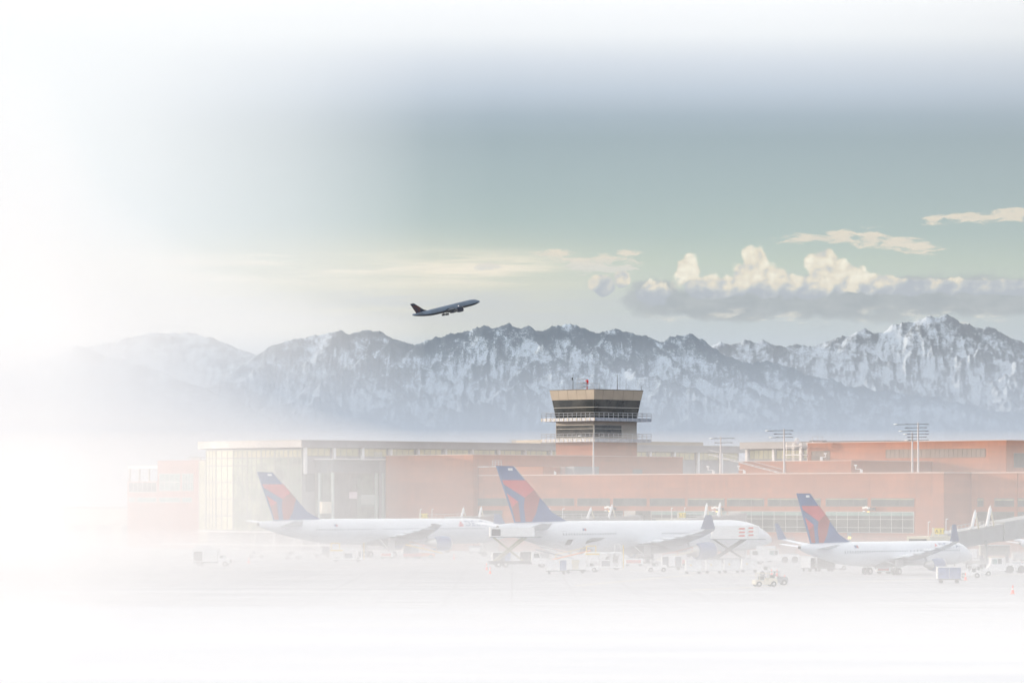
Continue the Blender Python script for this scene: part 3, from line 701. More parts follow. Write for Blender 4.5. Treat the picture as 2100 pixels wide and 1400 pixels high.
for k in range(1, 5):
    x = TX0-1.2+(TX1-TX0+2.4)*k/5; b.hexa([(x-.03,TY0-.66,34.02),(x+.03,TY0-.66,34.02),(x+.03,TY0-.6,34.02),(x-.03,TY0-.6,34.02)],[(x-.03,TY0-1.02,36.18),(x+.03,TY0-1.02,36.18),(x+.03,TY0-.96,36.18),(x-.03,TY0-.96,36.18)])
    y = TY0-1.2+(TY1-TY0+2.4)*k/5; b.hexa([(TX1+.6,y-.03,34.02),(TX1+.66,y-.03,34.02),(TX1+.66,y+.03,34.02),(TX1+.6,y+.03,34.02)],[(TX1+.96,y-.03,36.18),(TX1+1.02,y-.03,36.18),(TX1+1.02,y+.03,36.18),(TX1+.96,y+.03,36.18)])
b.build('fascia_seam', mat('seam', (.22,.19,.16), .6), tw, og)
def roofpt(px, Y=872): X = PX(px, Y); return (c45*(X-Y), c45*(X+Y))
for px, top, r_ in ((1175,766,.07),(1266,768,.08),(1284,776,.035),(1316,790,.05),(1138,792,.05),(1229,782,.04)):
    x, y = roofpt(px, 868 if px < 1300 and px > 1150 else 869); zt = PZ(top, 868)
    if px > 1310: x, y = TX1+.8, TY1+.6
    if px < 1140: x, y = TX0-.6, TY1-.5
    b = MB(); b.tube((x,y,36.3),(x,y,zt),r_,r_*.5,n=6)
    if px in (1175,): b.tube((x-.2,y,PZ(779,868)),(x-.2,y,PZ(774,868)),.14,n=8)
    b.build('antenna', M_DARK if px != 1138 else M_WHITE, tw, og)
b = MB(); x, y = roofpt(1193)
zz = PZ(775,868)
for (ax, ay) in ((-.9,-.6),(.9,-.6),(.9,.6),(-.9,.6)): b.tube((x+ax,y+ay,36.3),(x+ax,y+ay,zz),.07,n=5)
for h in (37.2, 38.0, zz-.05): b.tube((x-.9,y-.6,h),(x+.9,y-.6,h),.06,n=5); b.tube((x+.9,y-.6,h),(x+.9,y+.6,h),.06,n=5); b.tube((x-.9,y+.6,h),(x+.9,y+.6,h),.06,n=5)
x2, y2 = roofpt(1213)
for (ax, ay) in ((-2.2,-.9),(1.4,-.9),(1.4,.9),(-2.2,.9),(-.5,-.9)): b.tube((x2+ax,y2+ay,36.3),(x2+ax,y2+ay,37.9),.06,n=5)
b.tube((x2-2.2,y2-.9,37.9),(x2+1.4,y2-.9,37.9),.07,n=5); b.tube((x2-2.2,y2-.9,37.1),(x2+1.4,y2-.9,37.1),.05,n=5); b.tube((x2+1.4,y2-.9,37.9),(x2+1.4,y2+.9,37.9),.06,n=5)
b.build('roof_platform', M_GALV, tw, og)
x, y = roofpt(1204.5); b = MB()
b.tube((x,y,37.6),(x,y,PZ(780.5,868)),.24,.3,n=10); b.tube((x-.1,y,PZ(780.5,868)),(x-.1,y,PZ(777,868)),.4,.22,n=10); b.tube((x,y,36.3),(x,y,37.3),.15,n=8)
b.build('beacon', mat('beacon_red', (.75,.03,.03), .4), tw, og)

# ------------------------------------------------------------------ masts and small roof kit
def mast(px, top, ly, label, rows=3, arm=3.3, zbase=16.72, sp=.9, side=(1,1)):
    lx = lx_at(px, ly); X, Y = toW(lx, ly); t = thing('light_mast', label, 'light mast', (X,Y,zbase), 0, 'apron light masts on the concourse roof')
    zt = PZ(top, Y)-zbase
    MB().tube((0,0,0),(0,0,zt),.24,.13,n=10).build('pole', mat('mast_grey', (.5,.5,.52), .5, .1, var=.08), t, smooth=True)
    for k in range(rows):
        z = zt-.35-k*sp; b = MB(); aL = arm*(1.0,.6,.78)[k]*side[0]; aR = arm*(.62)*side[1]
        b.tube((-aL,-.4,z-.1),(aR,.4,z+.05),.045,n=6); b.build('crossarm', M_DARK, t)
        for s_ in ((-aL, -aL*.5, aR) if k % 2 == 0 else (-aL*.8, aR*.8)):
            h = MB(); h.hexa([(s_-.36,-.4,z-.10),(s_+.36,-.4,z-.10),(s_+.36,.2,z-.04),(s_-.36,.2,z-.04)],[(s_-.28,-.3,z+.07),(s_+.28,-.3,z+.07),(s_+.28,.15,z+.07),(s_-.28,.15,z+.07)])
            h.build('lamp_head', M_WLAMP if (s_ == -aL and k != 1) else M_GREY, t)
    return t
mast(1217, 890, 596, 'pale light mast standing right in front of the control tower corner', 1, 3.0)
mast(1478, 895, 599, 'grey light mast left of the grey clerestory block, its arms reaching right', 2, 2.6, side=(.8,1.6))
mast(1608, 879, 597, 'light mast with white lamp heads left of the steel roof stair', 3, 3.6, sp=.7, side=(1,.7))
mast(1871, 886, 601, 'shorter of the two close light masts at upper right', 3, 1.5, sp=.62, side=(1,3.2))
mast(1883, 866, 598, 'taller of the two close light masts at upper right', 3, 4.6, sp=.68, side=(1,.62))
def vent(px, pb, ly, label, flip=1, zb=16.72):
    lx = lx_at(px, ly); X, Y = toW(lx, ly); t = thing('camera_mount', label, 'roof camera', (X,Y,zb))
    b = MB(); b.tube((0,0,0),(0,0,.75),.13,n=8); b.tube((0,0,.75),(-1.0*flip,0,.75),.07,n=6); b.tube((-1.0*flip,0,.7),(-1.0*flip,0,1.5),.09,n=6); b.build('bracket', M_WHITE, t)
    b = MB(); b.box(-1.0*flip-.35,-1.0*flip+.25,-.25,.25,1.35,1.65); b.build('camera_housing', M_WHITE, t)
    b = MB(); b.box(.1,.4,-.2,.2,0,.65); b.build('junction_box', M_WHITE, t)
    return t
vent(1137, 975, 590, 'white zigzag camera mount in front of the rose coloured roof box')
vent(1462, 973, 592, 'white zigzag camera mount beside the grey light mast')
vent(1765, 970, 592, 'white zigzag camera mount before the shaded side of the roof block')
vent(1683, 945, 606, 'small pale camera mount below the short louvre of the tall terracotta building', -1, 19.42)
vent(1525, 970, 592, 'single white box on the roof edge left of the tall clerestory mast', 1)
# roof ladder cage on the left block and rail
def cage(px, ly, zb, w, h, label):
    lx = lx_at(px, ly); X, Y = toW(lx, ly); t = thing('roof_ladder', label, 'ladder', (X,Y,zb)); b = MB()
    for x in (-w/2, -w/6, w/6, w/2): b.tube((x,0,0),(x,0,h),.05,n=5); b.tube((x,.8,0),(x,.8,h),.05,n=5)
    for z in (.4*h, .7*h, h): b.tube((-w/2,0,z),(w/2,0,z),.05,n=5); b.tube((-w/2,.8,z),(w/2,.8,z),.05,n=5); b.tube((-w/2,0,z),(-w/2,.8,z),.05,n=5); b.tube((w/2,0,z),(w/2,.8,z),.05,n=5)
    b.build('cage', M_GALV, t); f = MB(); f.box(-w/2,w/2,-.1,.9,-.02,.1); f.build('footing', M_WHITE, t); return t
cage(1019, 589, 18.6, 2.0, 1.3, 'caged ladder top above the tall blue and red tail fin')
cage(775, 590, 20.46, 1.6, 1.5, 'caged ladder top at the junction of the glass bay and shaded brick')
cage(1051, 640, 24.62, 1.6, .9, 'faint small guard frame on the long grey hall roof')
def roofunit(px, ly, zb, w, h, label):
    lx = lx_at(px, ly); X, Y = toW(lx, ly); t = thing('roof_unit', label, 'air handler', (X,Y,zb)); MB().box(-w/2,w/2,-1,1,0,h).build('casing', M_WHITE, t); MB().box(-w/2-.6,w/2+.9,-1.2,1.2,h,h+.15).build('hood', M_GREY, t)
    b = MB()
    for x in (-w/2,0,w/2): b.tube((x,-1,h+.15),(x,-1,h+1),.04,n=5)
    b.tube((-w/2,-1,h+1),(w/2,-1,h+1),.04,n=5); b.build('guard_rail', M_GALV, t)
roofunit(1676, 640, 23.7, 2.2, .45, 'low white air handler on top of the tall terracotta building')
roofunit(402, 585, 20.5, 2.4, .7, 'pale air handler on the roof of the pink building')

# flood light clusters on the facade
def flood(px, py, label):
    lx = lx_at(px, LYM-1.2); X, Y = toW(lx, LYM-1.2); z = PZ(py, Y); t = thing('floodlight', label, 'floodlight', (X,Y,z), RB, 'floodlight clusters on the concourse wall')
    MB().box(-.2,1.2,.3,1.15,-.3,.3).build('bracket', M_DARK, t)
    for (x, z_) in ((-.8,.2),(-.2,.33),(.4,.2)):
        b = MB(); b.box(x-.2,x+.2,-.3,.2,z_-.2,z_+.2); b.build('lamp_head', M_WLAMP, t)
    for (x, z_) in ((-.7,-.45),(.4,-.55)):
        b = MB(); b.box(x-.18,x+.2,-.3,.1,z_-.1,z_+.1); b.build('lamp_head', M_YLAMP if x > 0 else M_WLAMP, t)
flood(1248, 1042, 'floodlight cluster on the wall beside the middle airliner tail')
flood(1468, 1043, 'floodlight cluster on the wall right of the A30 gate frames')
flood(1778, 1043, 'floodlight cluster on the wall above the smaller airliner cabin')

# ------------------------------------------------------------------ jet bridges
def jet_bridge(label, P0, P1, z0, z1, sign=None, frames=(.45,.62), fh=(2.1,2.2), lamps=(.12,.3), rail=(.1,.5), wd=1.5):
    """P0 = cab end (x,y), P1 = rotunda end; z0,z1 tunnel floor heights"""
    P0 = Vector(P0); P1 = Vector(P1); d = P1-P0; L = d.length; rz = math.atan2(d.y, d.x)
    t = thing('jet_bridge', label, 'jet bridge', (P0.x,P0.y,0), rz, 'jet bridges reaching to the parked airliners')
    zf = lambda s: z0+(z1-z0)*s
    def tun(s0, s1, w, h, name, m, dz=0):
        b = MB(); x0, x1 = L*s0, L*s1
        b.hexa([(x0,-w,zf(s0)+dz),(x1,-w,zf(s1)+dz),(x1,w,zf(s1)+dz),(x0,w,zf(s0)+dz)],[(x0,-w,zf(s0)+h),(x1,-w,zf(s1)+h),(x1,w,zf(s1)+h),(x0,w,zf(s0)+h)])
        o = b.build(name, m, t); return o
    tun(.1,.52,wd,2.75,'tunnel',M_BRIDGE); tun(.5,1.0,wd+.22,3.05,'tunnel',M_BRIDGE,-.15)
    b = MB(); b.box(-2.2,L*.1,-2.1,2.1,z0-.2,z0+2.7); b.build('cab', M_CREAM, t)
    b = MB(); b.box(-2.4,-2.2,-1.6,1.6,z0+.2,z0+2.3); b.build('canopy', M_DARK, t)
    b = MB(); b.box(-2.1,L*.1,-2.16,-2.1,z0+1.1,z0+2.0); b.build('cab_window', M_GLASS, t)
    b = MB(); b.tube((L,0,0),(L,0,z1+3.4),2.0,n=14); b.build('rotunda', M_BRIDGE, t)
    xs = L*.36; b = MB(); b.box(xs-.22,xs+.22,-2.1,-1.75,.9,zf(.36)+.6); b.box(xs-.22,xs+.22,1.75,2.1,.9,zf(.36)+.6); b.box(xs-.4,xs+.4,-2.2,2.2,.8,1.3); b.build('drive_column', M_BRIDGE, t)
    for s_ in (-1.3, 1.3): b = MB(); b.tube((xs,s_-.3,.55),(xs,s_+.3,.55),.55,n=14); b.build('wheel', M_TYRE, t)
    b = MB(); n_ = 9
    for k in range(n_+1):
        s_ = rail[0]+(rail[1]-rail[0])*k/n_; b.tube((L*s_,-wd+.1,zf(s_)+2.7),(L*s_,-wd+.1,zf(s_)+3.75),.04,n=5)
    for h in (3.2,3.75): b.tube((L*rail[0],-wd+.1,zf(rail[0])+h),(L*rail[1],-wd+.1,zf(rail[1])+h),.045,n=5)
    b.build('roof_railing', M_GALV, t)
    for s_, hh in zip(frames, fh):
        # hoist frame straddling the tunnel lengthwise
        b = MB(); zt = zf(s_)+2.75; b.tube((L*s_-1.25,-wd-.1,zt),(L*s_,-wd-.1,zt+hh),.26,n=8); b.tube((L*s_-.1,-wd-.1,zt+hh+.1),(L*s_+.1,-wd-.1,zt+hh+.35),.12,n=6)
        fo = b.build('hoist_frame', M_WHITE, t); c = MB(); c.tube((L*s_+1.25,-wd-.1,zt),(L*s_+.05,-wd-.1,zt+hh),.15,n=8); c.build('brace', M_CREAM, fo)
    for s_ in lamps:
        b = MB(); zt = zf(s_)+2.7; b.tube((L*s_,.6,zt),(L*s_,.6,zt+2.1),.06,n=6); b.tube((L*s_,.6,zt+2.1),(L*s_+.45,.5,zt+2.15),.09,n=6); b.build('lamp_post', M_WHITE, t)
    if sign:
        rzz = -rz
        b = MB(); c_, s__ = math.cos(rzz), math.sin(rzz); cx, cy, cz = L*.03-.8, -2.3, z0+3.5
        def r2(x, y): return (cx+c_*x-s__*y, cy+s__*x+c_*y)
        pts = [r2(-.75,-.12), r2(.75,-.12), r2(.75,.12), r2(-.75,.12)]
        b.prism(pts, cz-.42, cz+.5)
        so_ = b.build('gate_sign', M_YSIGN, t)
        vs, fs = text_mesh(sign, .85); w = max(v[0] for v in vs)
        b = MB(); b.v = [(*r2(v[0]-w/2, -.15), cz-.27+v[1]) for v in vs]; b.f = fs
        b.build('gate_number', M_BLACK, so_)
        p = MB(); p.tube((cx,cy+.2,z0+2.5),(cx,cy+.2,cz-.3),.07,n=6); p.box(cx-1.9,cx-1.6,cy,cy+.3,z0+2.6,z0+4.1); p.build('sign_post', M_CREAM, t)
    return t
jet_bridge('jet bridge with yellow A29 sign behind the left airliner', (PX(848,792),792), (PX(1003,828),828), 4.4, 4.7, 'A29', frames=(.56,.80), fh=(2.0,2.1), lamps=(.12,.27), rail=(.1,.6))
jet_bridge('jet bridge without a sign behind the middle airliner tail', (PX(1110,772),772), (PX(1300,797),797), 4.6, 4.7, None, frames=(.46,.69), fh=(2.0,2.5), lamps=(.1,.25), rail=(.1,.9))
jet_bridge('jet bridge with yellow A30 sign behind the middle airliner', (PX(1374,735),735), (PX(1512,772),772), 4.8, 5.2, 'A30', frames=(.42,.62), fh=(2.5,2.6), lamps=(.06,.25), rail=(.1,.9))
jet_bridge('large jet bridge with yellow A31 sign rising to the right edge', (PX(1897,612),612), (PX(2175,650),650), 2.75, 6.4, 'A31', frames=(.29,.40), fh=(2.7,3.0), lamps=(.045,.17), rail=(.12,.36), wd=1.6)
for px, py, Y, lb_ in ((1122,1050,790,'small amber gate lamp above the middle airliner tail root'),(1675,1054,745,'amber gate lamp between the smaller tail fin and brick pier'),(1742,1102,700,'amber gate lamp low on the wall above the smaller airliner')):
    t = thing('gate_lamp', lb_, 'lamp', (PX(px,Y),Y,0), 0, 'amber gate lamps'); z = PZ(py,Y)
    MB().box(-.35,.35,0,.5,0,z+.9).build('post', M_GREY, t); MB().box(-.28,.28,-.15,0,z-.22,z+.22).build('lamp_lens', M_YLAMP, t)

# ------------------------------------------------------------------ airliners
FINP = dict(  # fin artwork measured on the photograph, metres on a 9.1 m fin: x forward from the rear root corner, z up from the root
    outline=[(0,0),(10.9,0),(7.6,1.6),(5.05,4.03),(2.13,6.8),(-.22,9.05),(-3.75,9.1)],
    red=[(-2.74,6.8),(2.13,6.8),(3.86,5.22),(1.9,3.95),(-2.35,6.09)],
    dred=[(3.86,5.22),(5.09,4.03),(4.25,1.42),(3.36,.04),(2.1,.04),(1.73,2.45),(1.9,3.95)],
    red2=[(-1.79,4.66),(.56,3.32),(-.78,2.37)],
    dred2=[(-.78,2.37),(.56,3.32),(1.06,.04),(0.02,.04)])
def airliner(name, label, L, R_, zc, height, pos, psi, winglet=0, span=30, fly=False, pitch=0, text=True, wins=(), mats=None, fin_scale=None, gear_wheels=2, eng=(2.9,1.45), wing_x=.5, root=11, raked=False, group='airliners parked on the apron', cargo=False):
    """local frame: x forward, y left, z up; origin on the ground below the tail end"""
    t = thing(name, label, 'airliner', pos, psi, group)
    if fly: t.rotation_euler = (0, -pitch, psi)
    MW = M_FLY if fly else M_PLANE
    N = 36
    prof = [(0,.03,-.30),(.004,.14,-.29),(.012,.27,-.26),(.025,.42,-.20),(.04,.55,-.15),(.055,.67,-.11),(.07,.775,-.075),(.085,.85,-.05),(.105,.92,-.03),(.13,.97,-.01),(.16,1,0),(.62,1,0),(.68,.99,.01),(.74,.94,.05),
            (.80,.84,.13),(.86,.70,.24),(.91,.55,.36),(.95,.42,.46),(.98,.29,.54),(1.0,.16,.58)]
    def sec(f):
        for i in range(len(prof)-1):
            if prof[i][0] <= f <= prof[i+1][0]:
                a, b = prof[i], prof[i+1]; w = (f-a[0])/(b[0]-a[0]); return a[1]+(b[1]-a[1])*w, a[2]+(b[2]-a[2])*w
    rings = []
    for f, r, o in prof:
        x = L*(1-f); rings.append([(x, R_*r*math.cos(2*math.pi*k/N), zc+R_*o+R_*r*math.sin(2*math.pi*k/N)) for k in range(N)])
    body = MB().loft(rings[::-1]).build('fuselage', MW, t, smooth=True)
    if fly:   # dark skin holding the shade of the underside
        rr = []
        for f, r, o in prof[4:-1]:
            x = L*(1-f); rr.append([(x, R_*(r+.012)*math.cos(a), zc+R_*o+R_*(r+.012)*math.sin(a)) for a in [math.pi*(1.13+.74*k/10) for k in range(11)]]+[(x, R_*r*.8*math.cos(a), zc+R_*o+R_*r*.8*math.sin(a)) for a in [math.pi*(1.87-.74*k/10) for k in range(11)]])
        MB().loft(rr[::-1]).build('belly', M_FLYB, t, smooth=True)
    def surf(x, z):
        r, o = sec(1-x/L); rr = R_*r; d = z-(zc+R_*o); return math.sqrt(max(rr*rr-d*d, .01))
    # belly fairing
    b = MB(); fr = []
    for f, r in ((.34,.2),(.38,.72),(.44,.86),(.56,.86),(.62,.66),(.66,.2)):
        x = L*(1-f); fr.append([(x, R_*r*math.cos(2*math.pi*k/20)*.98, zc-R_*.42+R_*r*.78*math.sin(2*math.pi*k/20)) for k in range(20)])
    b.loft(fr[::-1]).build('belly_fairing', M_PLANEU if not fly else M_FLYB, t, smooth=True)
    # wings
    def aero(xle, c, y, z, th, n=8):
        up = [(xle-c*s, y, z+th*c*(1.2*math.sqrt(s)*(1-s)+.1*(1-s))*1.6) for s in [k/n for k in range(n+1)]]
        dn = [(xle-c*s, y, z-th*c*.6*(1-s)*math.sqrt(s)*1.6) for s in [k/n for k in range(n-1, 0, -1)]]
        return up+dn
    wx = L*(1-.335)-(.0)
    for sgn in (1, -1):
        st_ = [(0,0,root,.12,-.5*R_),(.33,span*.33*.60+.5,root*.64,.10,-.5*R_+.55),(.66,span*.66*.6,root*.40,.09,-.5*R_+1.6),(.93,span*.93*.6,root*.22,.08,-.5*R_+2.6),(1.0,span*.6+(2.0 if raked else .3),root*.10 if raked else root*.19,.07,-.5*R_+2.95)]
        secs = [aero(wx-sw, c, sgn*fy*span, zc+dzz, th) for fy, sw, c, th, dzz in st_]
        b = MB(); b.loft(secs if sgn > 0 else secs[::-1]); wob = b.build('wing', MW, t, smooth=True)
        # flap track fairings under the trailing edge
        for fy in (.3,.46,.62,.78):
            c = root*(1-fy*.85); xt = wx-(span*fy*.6+.3)-c; z = zc-.5*R_+fy*2.9-.25
            MB().lathe([(-1.0,.03),(-.4,.18),(.8,.3),(2.4,.22),(3.2,.03)], (xt,sgn*fy*span,z), 10).build('flap_fairing', MW if not fly else M_FLYB, wob, smooth=True)
        if winglet:
            y0 = sgn*span; x0 = wx-span*.6-.3; z0 = zc-.5*R_+2.95
            c0 = root*.27; c1 = c0*.40; sw = winglet*.55
            b = MB(); b.hexa([(x0,y0-.06,z0),(x0-c0,y0-.06,z0),(x0-c0,y0+.06,z0),(x0,y0+.06,z0)],
                             [(x0-sw,y0+sgn*winglet*.22-.04,z0+winglet),(x0-sw-c1,y0+sgn*winglet*.22-.04,z0+winglet),(x0-sw-c1,y0+sgn*winglet*.22+.04,z0+winglet),(x0-sw,y0+sgn*winglet*.22+.04,z0+winglet)])
            b.build('winglet', mat('winglet_grey_blue', (.22,.25,.35), .35) if not fly else M_SHADENAVY, wob)
        # stabiliser
        hs = span*.33; cr = root*.5; xs = L*.135+cr*.3; zs = zc+R_*.42
        secs = [aero(xs, cr, sgn*R_*.25, zs, .06), aero(xs-hs*.62, cr*.38, sgn*hs, zs+hs*.13, .06)]
        MB().loft(secs if sgn > 0 else secs[::-1]).build('stabiliser', MW, t, smooth=True)
        # engine
        el, er = eng[0]*2, eng[1]; ey = sgn*span*.31; ex = wx-span*.31*.6+el*.78; ez = zc-.5*R_-er*.78
        b = MB(); b.lathe([(-.02,er*.90),(-.06,er*.98),(-.5,er*1.05),(-el*.4,er*1.08),(-el*.68,er*.95),(-el*.7,er*.86)][::-1], (ex,ey,ez), 24)
        eo = b.build('engine', M_NAVY if not fly else M_SHADENAVY, t, smooth=True)
        MB().lathe([(-.3,er*.84),(.05,er*.86),(.1,er*.93),(0,er*1.0),(-.25,er*1.04)][::-1], (ex,ey,ez), 24).build('intake_lip', M_METAL, eo, smooth=True)
        MB().lathe([(-el*1.12,er*.12),(-el*.98,er*.46),(-el*.8,er*.62),(-el*.66,er*.84)], (ex,ey,ez), 20).build('exhaust_nozzle', M_METAL if not fly else M_DARK, eo, smooth=True)
        b = MB(); b.side([(ex-el*.15,ez+er*.9),(ex-el*.55,ez+er*1.75),(ex-el*1.15,ez+er*1.7),(ex-el*.95,ez+er*.6)], ey-.25, ey+.25); b.build('pylon', MW, eo)
        # main gear
        gx = L*(1-.535); gy = sgn*R_*1.55
        if gear_wheels:
            zb = 0 if not fly else zc-R_*1.0-2.9
            wr = .62 if R_ > 2 else .55
            if fly: wr = 1.0
            gl = MB(); gl.tube((gx,gy*.95,zb+wr),(gx+.1,gy,zc-R_*.5),.2,n=8); gl.tube((gx-1.2,gy*.6,zc-R_*.6),(gx,gy*.95,zb+1.5),.12,n=6)
            go_ = gl.build('main_gear', M_HUB if not fly else M_DARK, t)
            if not fly: d_ = MB(); d_.side([(gx-.9,zb+wr*2+.1),(gx+1.0,zb+wr*2+.1),(gx+.8,zc-R_*.5),(gx-.7,zc-R_*.5)], gy+sgn*.55, gy+sgn*.62); d_.build('gear_door', M_PLANEU, go_)
            for ix in ((-.75,.75) if gear_wheels == 2 else (0,)):
                for iy in (-.42,.42):
                    wv = MB(); wv.tube((gx+ix,gy+iy-.22,zb+wr),(gx+ix,gy+iy+.22,zb+wr),wr,n=18); wo_ = wv.build('wheel', M_TYRE, go_)
                    if not fly: MB().tube((gx+ix,gy+iy-.24,zb+wr),(gx+ix,gy+iy+.24,zb+wr),wr*.45,n=12).build('hub', M_HUB, wo_)
    if gear_wheels and not fly:
        nx_ = L*(1-.1); wr = .45; b = MB(); b.tube((nx_,0,wr),(nx_-.2,0,zc-R_*.85),.15,n=8); ng = b.build('nose_gear', M_HUB, t)
        for iy in (-.3,.3): MB().tube((nx_,iy-.14,wr),(nx_,iy+.14,wr),wr,n=16).build('wheel', M_TYRE, ng)
    # fin
    zr = zc+R_*.93; fh = height-zr; k = fh/9.1 if fin_scale is None else fin_scale; kz = fh/9.1
    x0 = L*.045
    P_ = lambda pts: [(x0+ (x+3.75*0)*k+.8*k, zr+z*kz) for x, z in pts]
    b = MB(); b.side(P_([(-.0,-.6),(10.9,-.3)]+FINP['outline'][1:]+[(0,-.0)]), -.16*k-.02, .16*k+.02)
    fin = b.build('tail_fin', M_NAVY if not fly else M_SHADENAVY, t)
    e = .16*k+.02
    for key, m, nm in (('red',M_RED,'red_marking'),('dred',M_DRED,'dark_red_marking'),('red2',M_RED,'red_marking'),('dred2',M_DRED,'dark_red_marking')):
        if fly: m = mat('shaded_red_tail', (.045,.004,.006), .5, spec=.1)  # shade put into the red of the tail markings
        b = MB(); b.side(P_(FINP[key]), e+.005, e+.03); b.side(P_(FINP[key]), -e-.03, -e-.005); b.build(nm, m, fin)
    b = MB(); le = P_([(5.05,4.03),(-.22,9.05),(-.42,9.05),(4.85,4.03)]); b.side(le, -e-.03, e+.03); b.build('leading_edge', M_METAL if not fly else M_DARK, fin)
    if not fly and height > 12: b = MB(); b.side(P_([(-1.5,8.35),(-.55,8.35),(-.65,8.75),(-1.6,8.75)]), -e-.04, e+.04); b.build('fin_marking', M_WHITE, fin)
    # apu outlet and dark tail panel
    b = MB(); r_, o_ = prof[-1][1], prof[-1][2]; b.tube((-.15,0,zc+R_*o_),(.02,0,zc+R_*o_),R_*r_*.8,n=12); b.build('tail_cone', M_DARK, t)
    # cockpit glass
    if not fly:
        for s_ in (1,-1):
            for k2 in range(3):
                f0 = .037+.0105*k2; f1 = f0+.0095; a0 = .55+.0*k2; pts = []
                for f, zf_ in ((f0,.30+.07*k2),(f1,.36+.06*k2),(f1,.58+.05*k2),(f0,.46+.07*k2)):
                    r, o = sec(f); zz_ = zc+R_*o+R_*r*min(zf_+.22,.93); x = L*(1-f); y = math.sqrt(max((R_*r)**2-(zz_-zc-R_*o)**2,0))+.02; pts.append((x,s_*y,zz_))
                MB().face(pts if s_ < 0 else pts[::-1]).build('cockpit_window', M_TGLASS, t)
    # cabin windows, doors and lettering, both sides share the same rows
    zw = zc+R_*.17
    if wins:
        wb = None
        for (f0, f1, n_) in wins:
            for k2 in range(n_):
                x = L*(1-(f0+(f1-f0)*k2/(n_-1)))
                y = -surf(x, zw)-.015
                if wb is None:
                    b = MB(); b.face([(-.11,0,-.2),(.11,0,-.2),(.11,.03,.2),(-.11,.03,.2)]); wb = b.build('cabin_window', mat('cabin_pane', (.16,.19,.22), .2), t); wb.location = (x,y,zw); wproto = wb
                else:
                    wc = wproto.copy(); COL.objects.link(wc); wc.parent = t; wc.location = (x,y,zw)
        for f in (.115,.33,.80) if L > 50 else (.12,.84):
            x = L*(1-f); b = MB()
            for (xa_, xb_, za, zb_) in ((-.55,.55,zc-.95,zc-.9),(-.55,.55,zc+1.0,zc+1.05),(-.55,-.5,zc-.9,zc+1.0),(.5,.55,zc-.9,zc+1.0)):
                b.face([(x+xa_,-surf(x+xa_,za)-.02,za),(x+xb_,-surf(x+xb_,za)-.02,za),(x+xb_,-surf(x+xb_,zb_)-.02,zb_),(x+xa_,-surf(x+xa_,zb_)-.02,zb_)])
            b.build('door_outline', M_GREY, t)
        x = L*(1-.77) if L > 50 else L*(1-.79); zf_ = zw+.62   # small flag and register line near the tail
        for k2, m in ((0,M_NAVY),(1,M_DRED)):
            b = MB(); xx = x+2.3+k2*.42; b.face([(xx,-surf(xx,zf_)-.03,zf_),(xx+.4,-surf(xx,zf_)-.03,zf_),(xx+.4,-surf(xx,zf_+.4)-.03,zf_+.4),(xx,-surf(xx,zf_+.4)-.03,zf_+.4)]); b.build('flag', m, t)
    if text:
        sz = R_*.62; vs, fs = text_mesh('DELTA', sz); x0_ = text if isinstance(text, float) else .2
        xs0 = L*(1-x0_); zb_ = zw+R_*.22
        def pj(x, z): return (x, -surf(min(x, L*.95), z)-.05, z)
        b = MB(); b.v = [pj(xs0+v[0]*1.15, zb_+v[1]) for v in vs]; b.f = fs; b.build('lettering', mat('title_grey_blue', (.1,.14,.26), .4), t)
        s_ = sz*.95; xc_ = xs0-s_*1.25
        b = MB(); b.face([pj(xc_+s_*.42, zb_+s_*.95), pj(xc_, zb_+s_*.1), pj(xc_+s_*.42,zb_+s_*.36), pj(xc_+s_*.62, zb_+s_*.62)]); b.face([pj(xc_+s_*.62, zb_+s_*.62), pj(xc_+s_*.42,zb_+s_*.36), pj(xc_+s_*.95, zb_+s_*.1)])
        b.face([pj(xc_-.02, zb_-.02), pj(xc_+s_*.95, zb_-.02), pj(xc_+s_*.42, zb_+s_*.26)]); b.build('logo', M_RED, t)
    if cargo:
        for (f, w_, h_) in ((.70,2.8,1.9),(.775,1.1,.95)):
            x = L*(1-f); r, o = sec(f); zt = zc+R_*o-R_*r*.28; yb = -surf(x, zt)
            b = MB(); zlow = zt-h_; b.hexa([(x-w_/2-.5,-surf(x,zlow+.25)-.06,zlow),(x+w_/2-.5,-surf(x,zlow+.25)-.06,zlow),(x+w_/2-.5,-surf(x,zlow+.25)+.1,zlow),(x-w_/2-.5,-surf(x,zlow+.25)+.1,zlow)],
                                       [(x-w_/2,yb-.06,zt),(x+w_/2,yb-.06,zt),(x+w_/2,yb+.1,zt),(x-w_/2,yb+.1,zt)]); b.build('cargo_door', mat('hold_opening', (.1,.1,.1), .7), t)
            if w_ > 2: b = MB(); b.hexa([(x-w_/2,yb-1.7,zt+.5),(x+w_/2,yb-1.7,zt+.5),(x+w_/2,yb,zt),(x-w_/2,yb,zt)],[(x-w_/2,yb-1.7,zt+.6),(x+w_/2,yb-1.7,zt+.6),(x+w_/2,yb,zt+.1),(x-w_/2,yb,zt+.1)]); b.build('cargo_hatch', M_PLANEU, t)
    if fly:
        b = MB(); b.tube((L*.62,-R_*1.02,zc-.2),(L*.665,-R_*1.02,zc-.1),.55,n=10); b.build('landing_light', mat('landing_lamp', (1,.9,.85), .3, emit=(1,.85,.78), es=1.1), t)
    return t
Yt = 660
airliner('wide_body_airliner', 'white twin jet in the centre with tall blue and red fin and upturned wing tips', 63.7, 2.85, 4.78, 17.2, (PX(1021,Yt),Yt,0), R(38), winglet=2.4, span=29, root=12.0,
         wins=((.17,.225,7),(.235,.45,27),(.62,.80,21)), text=False, eng=(2.9,1.5), cargo=True)
Yt = 727
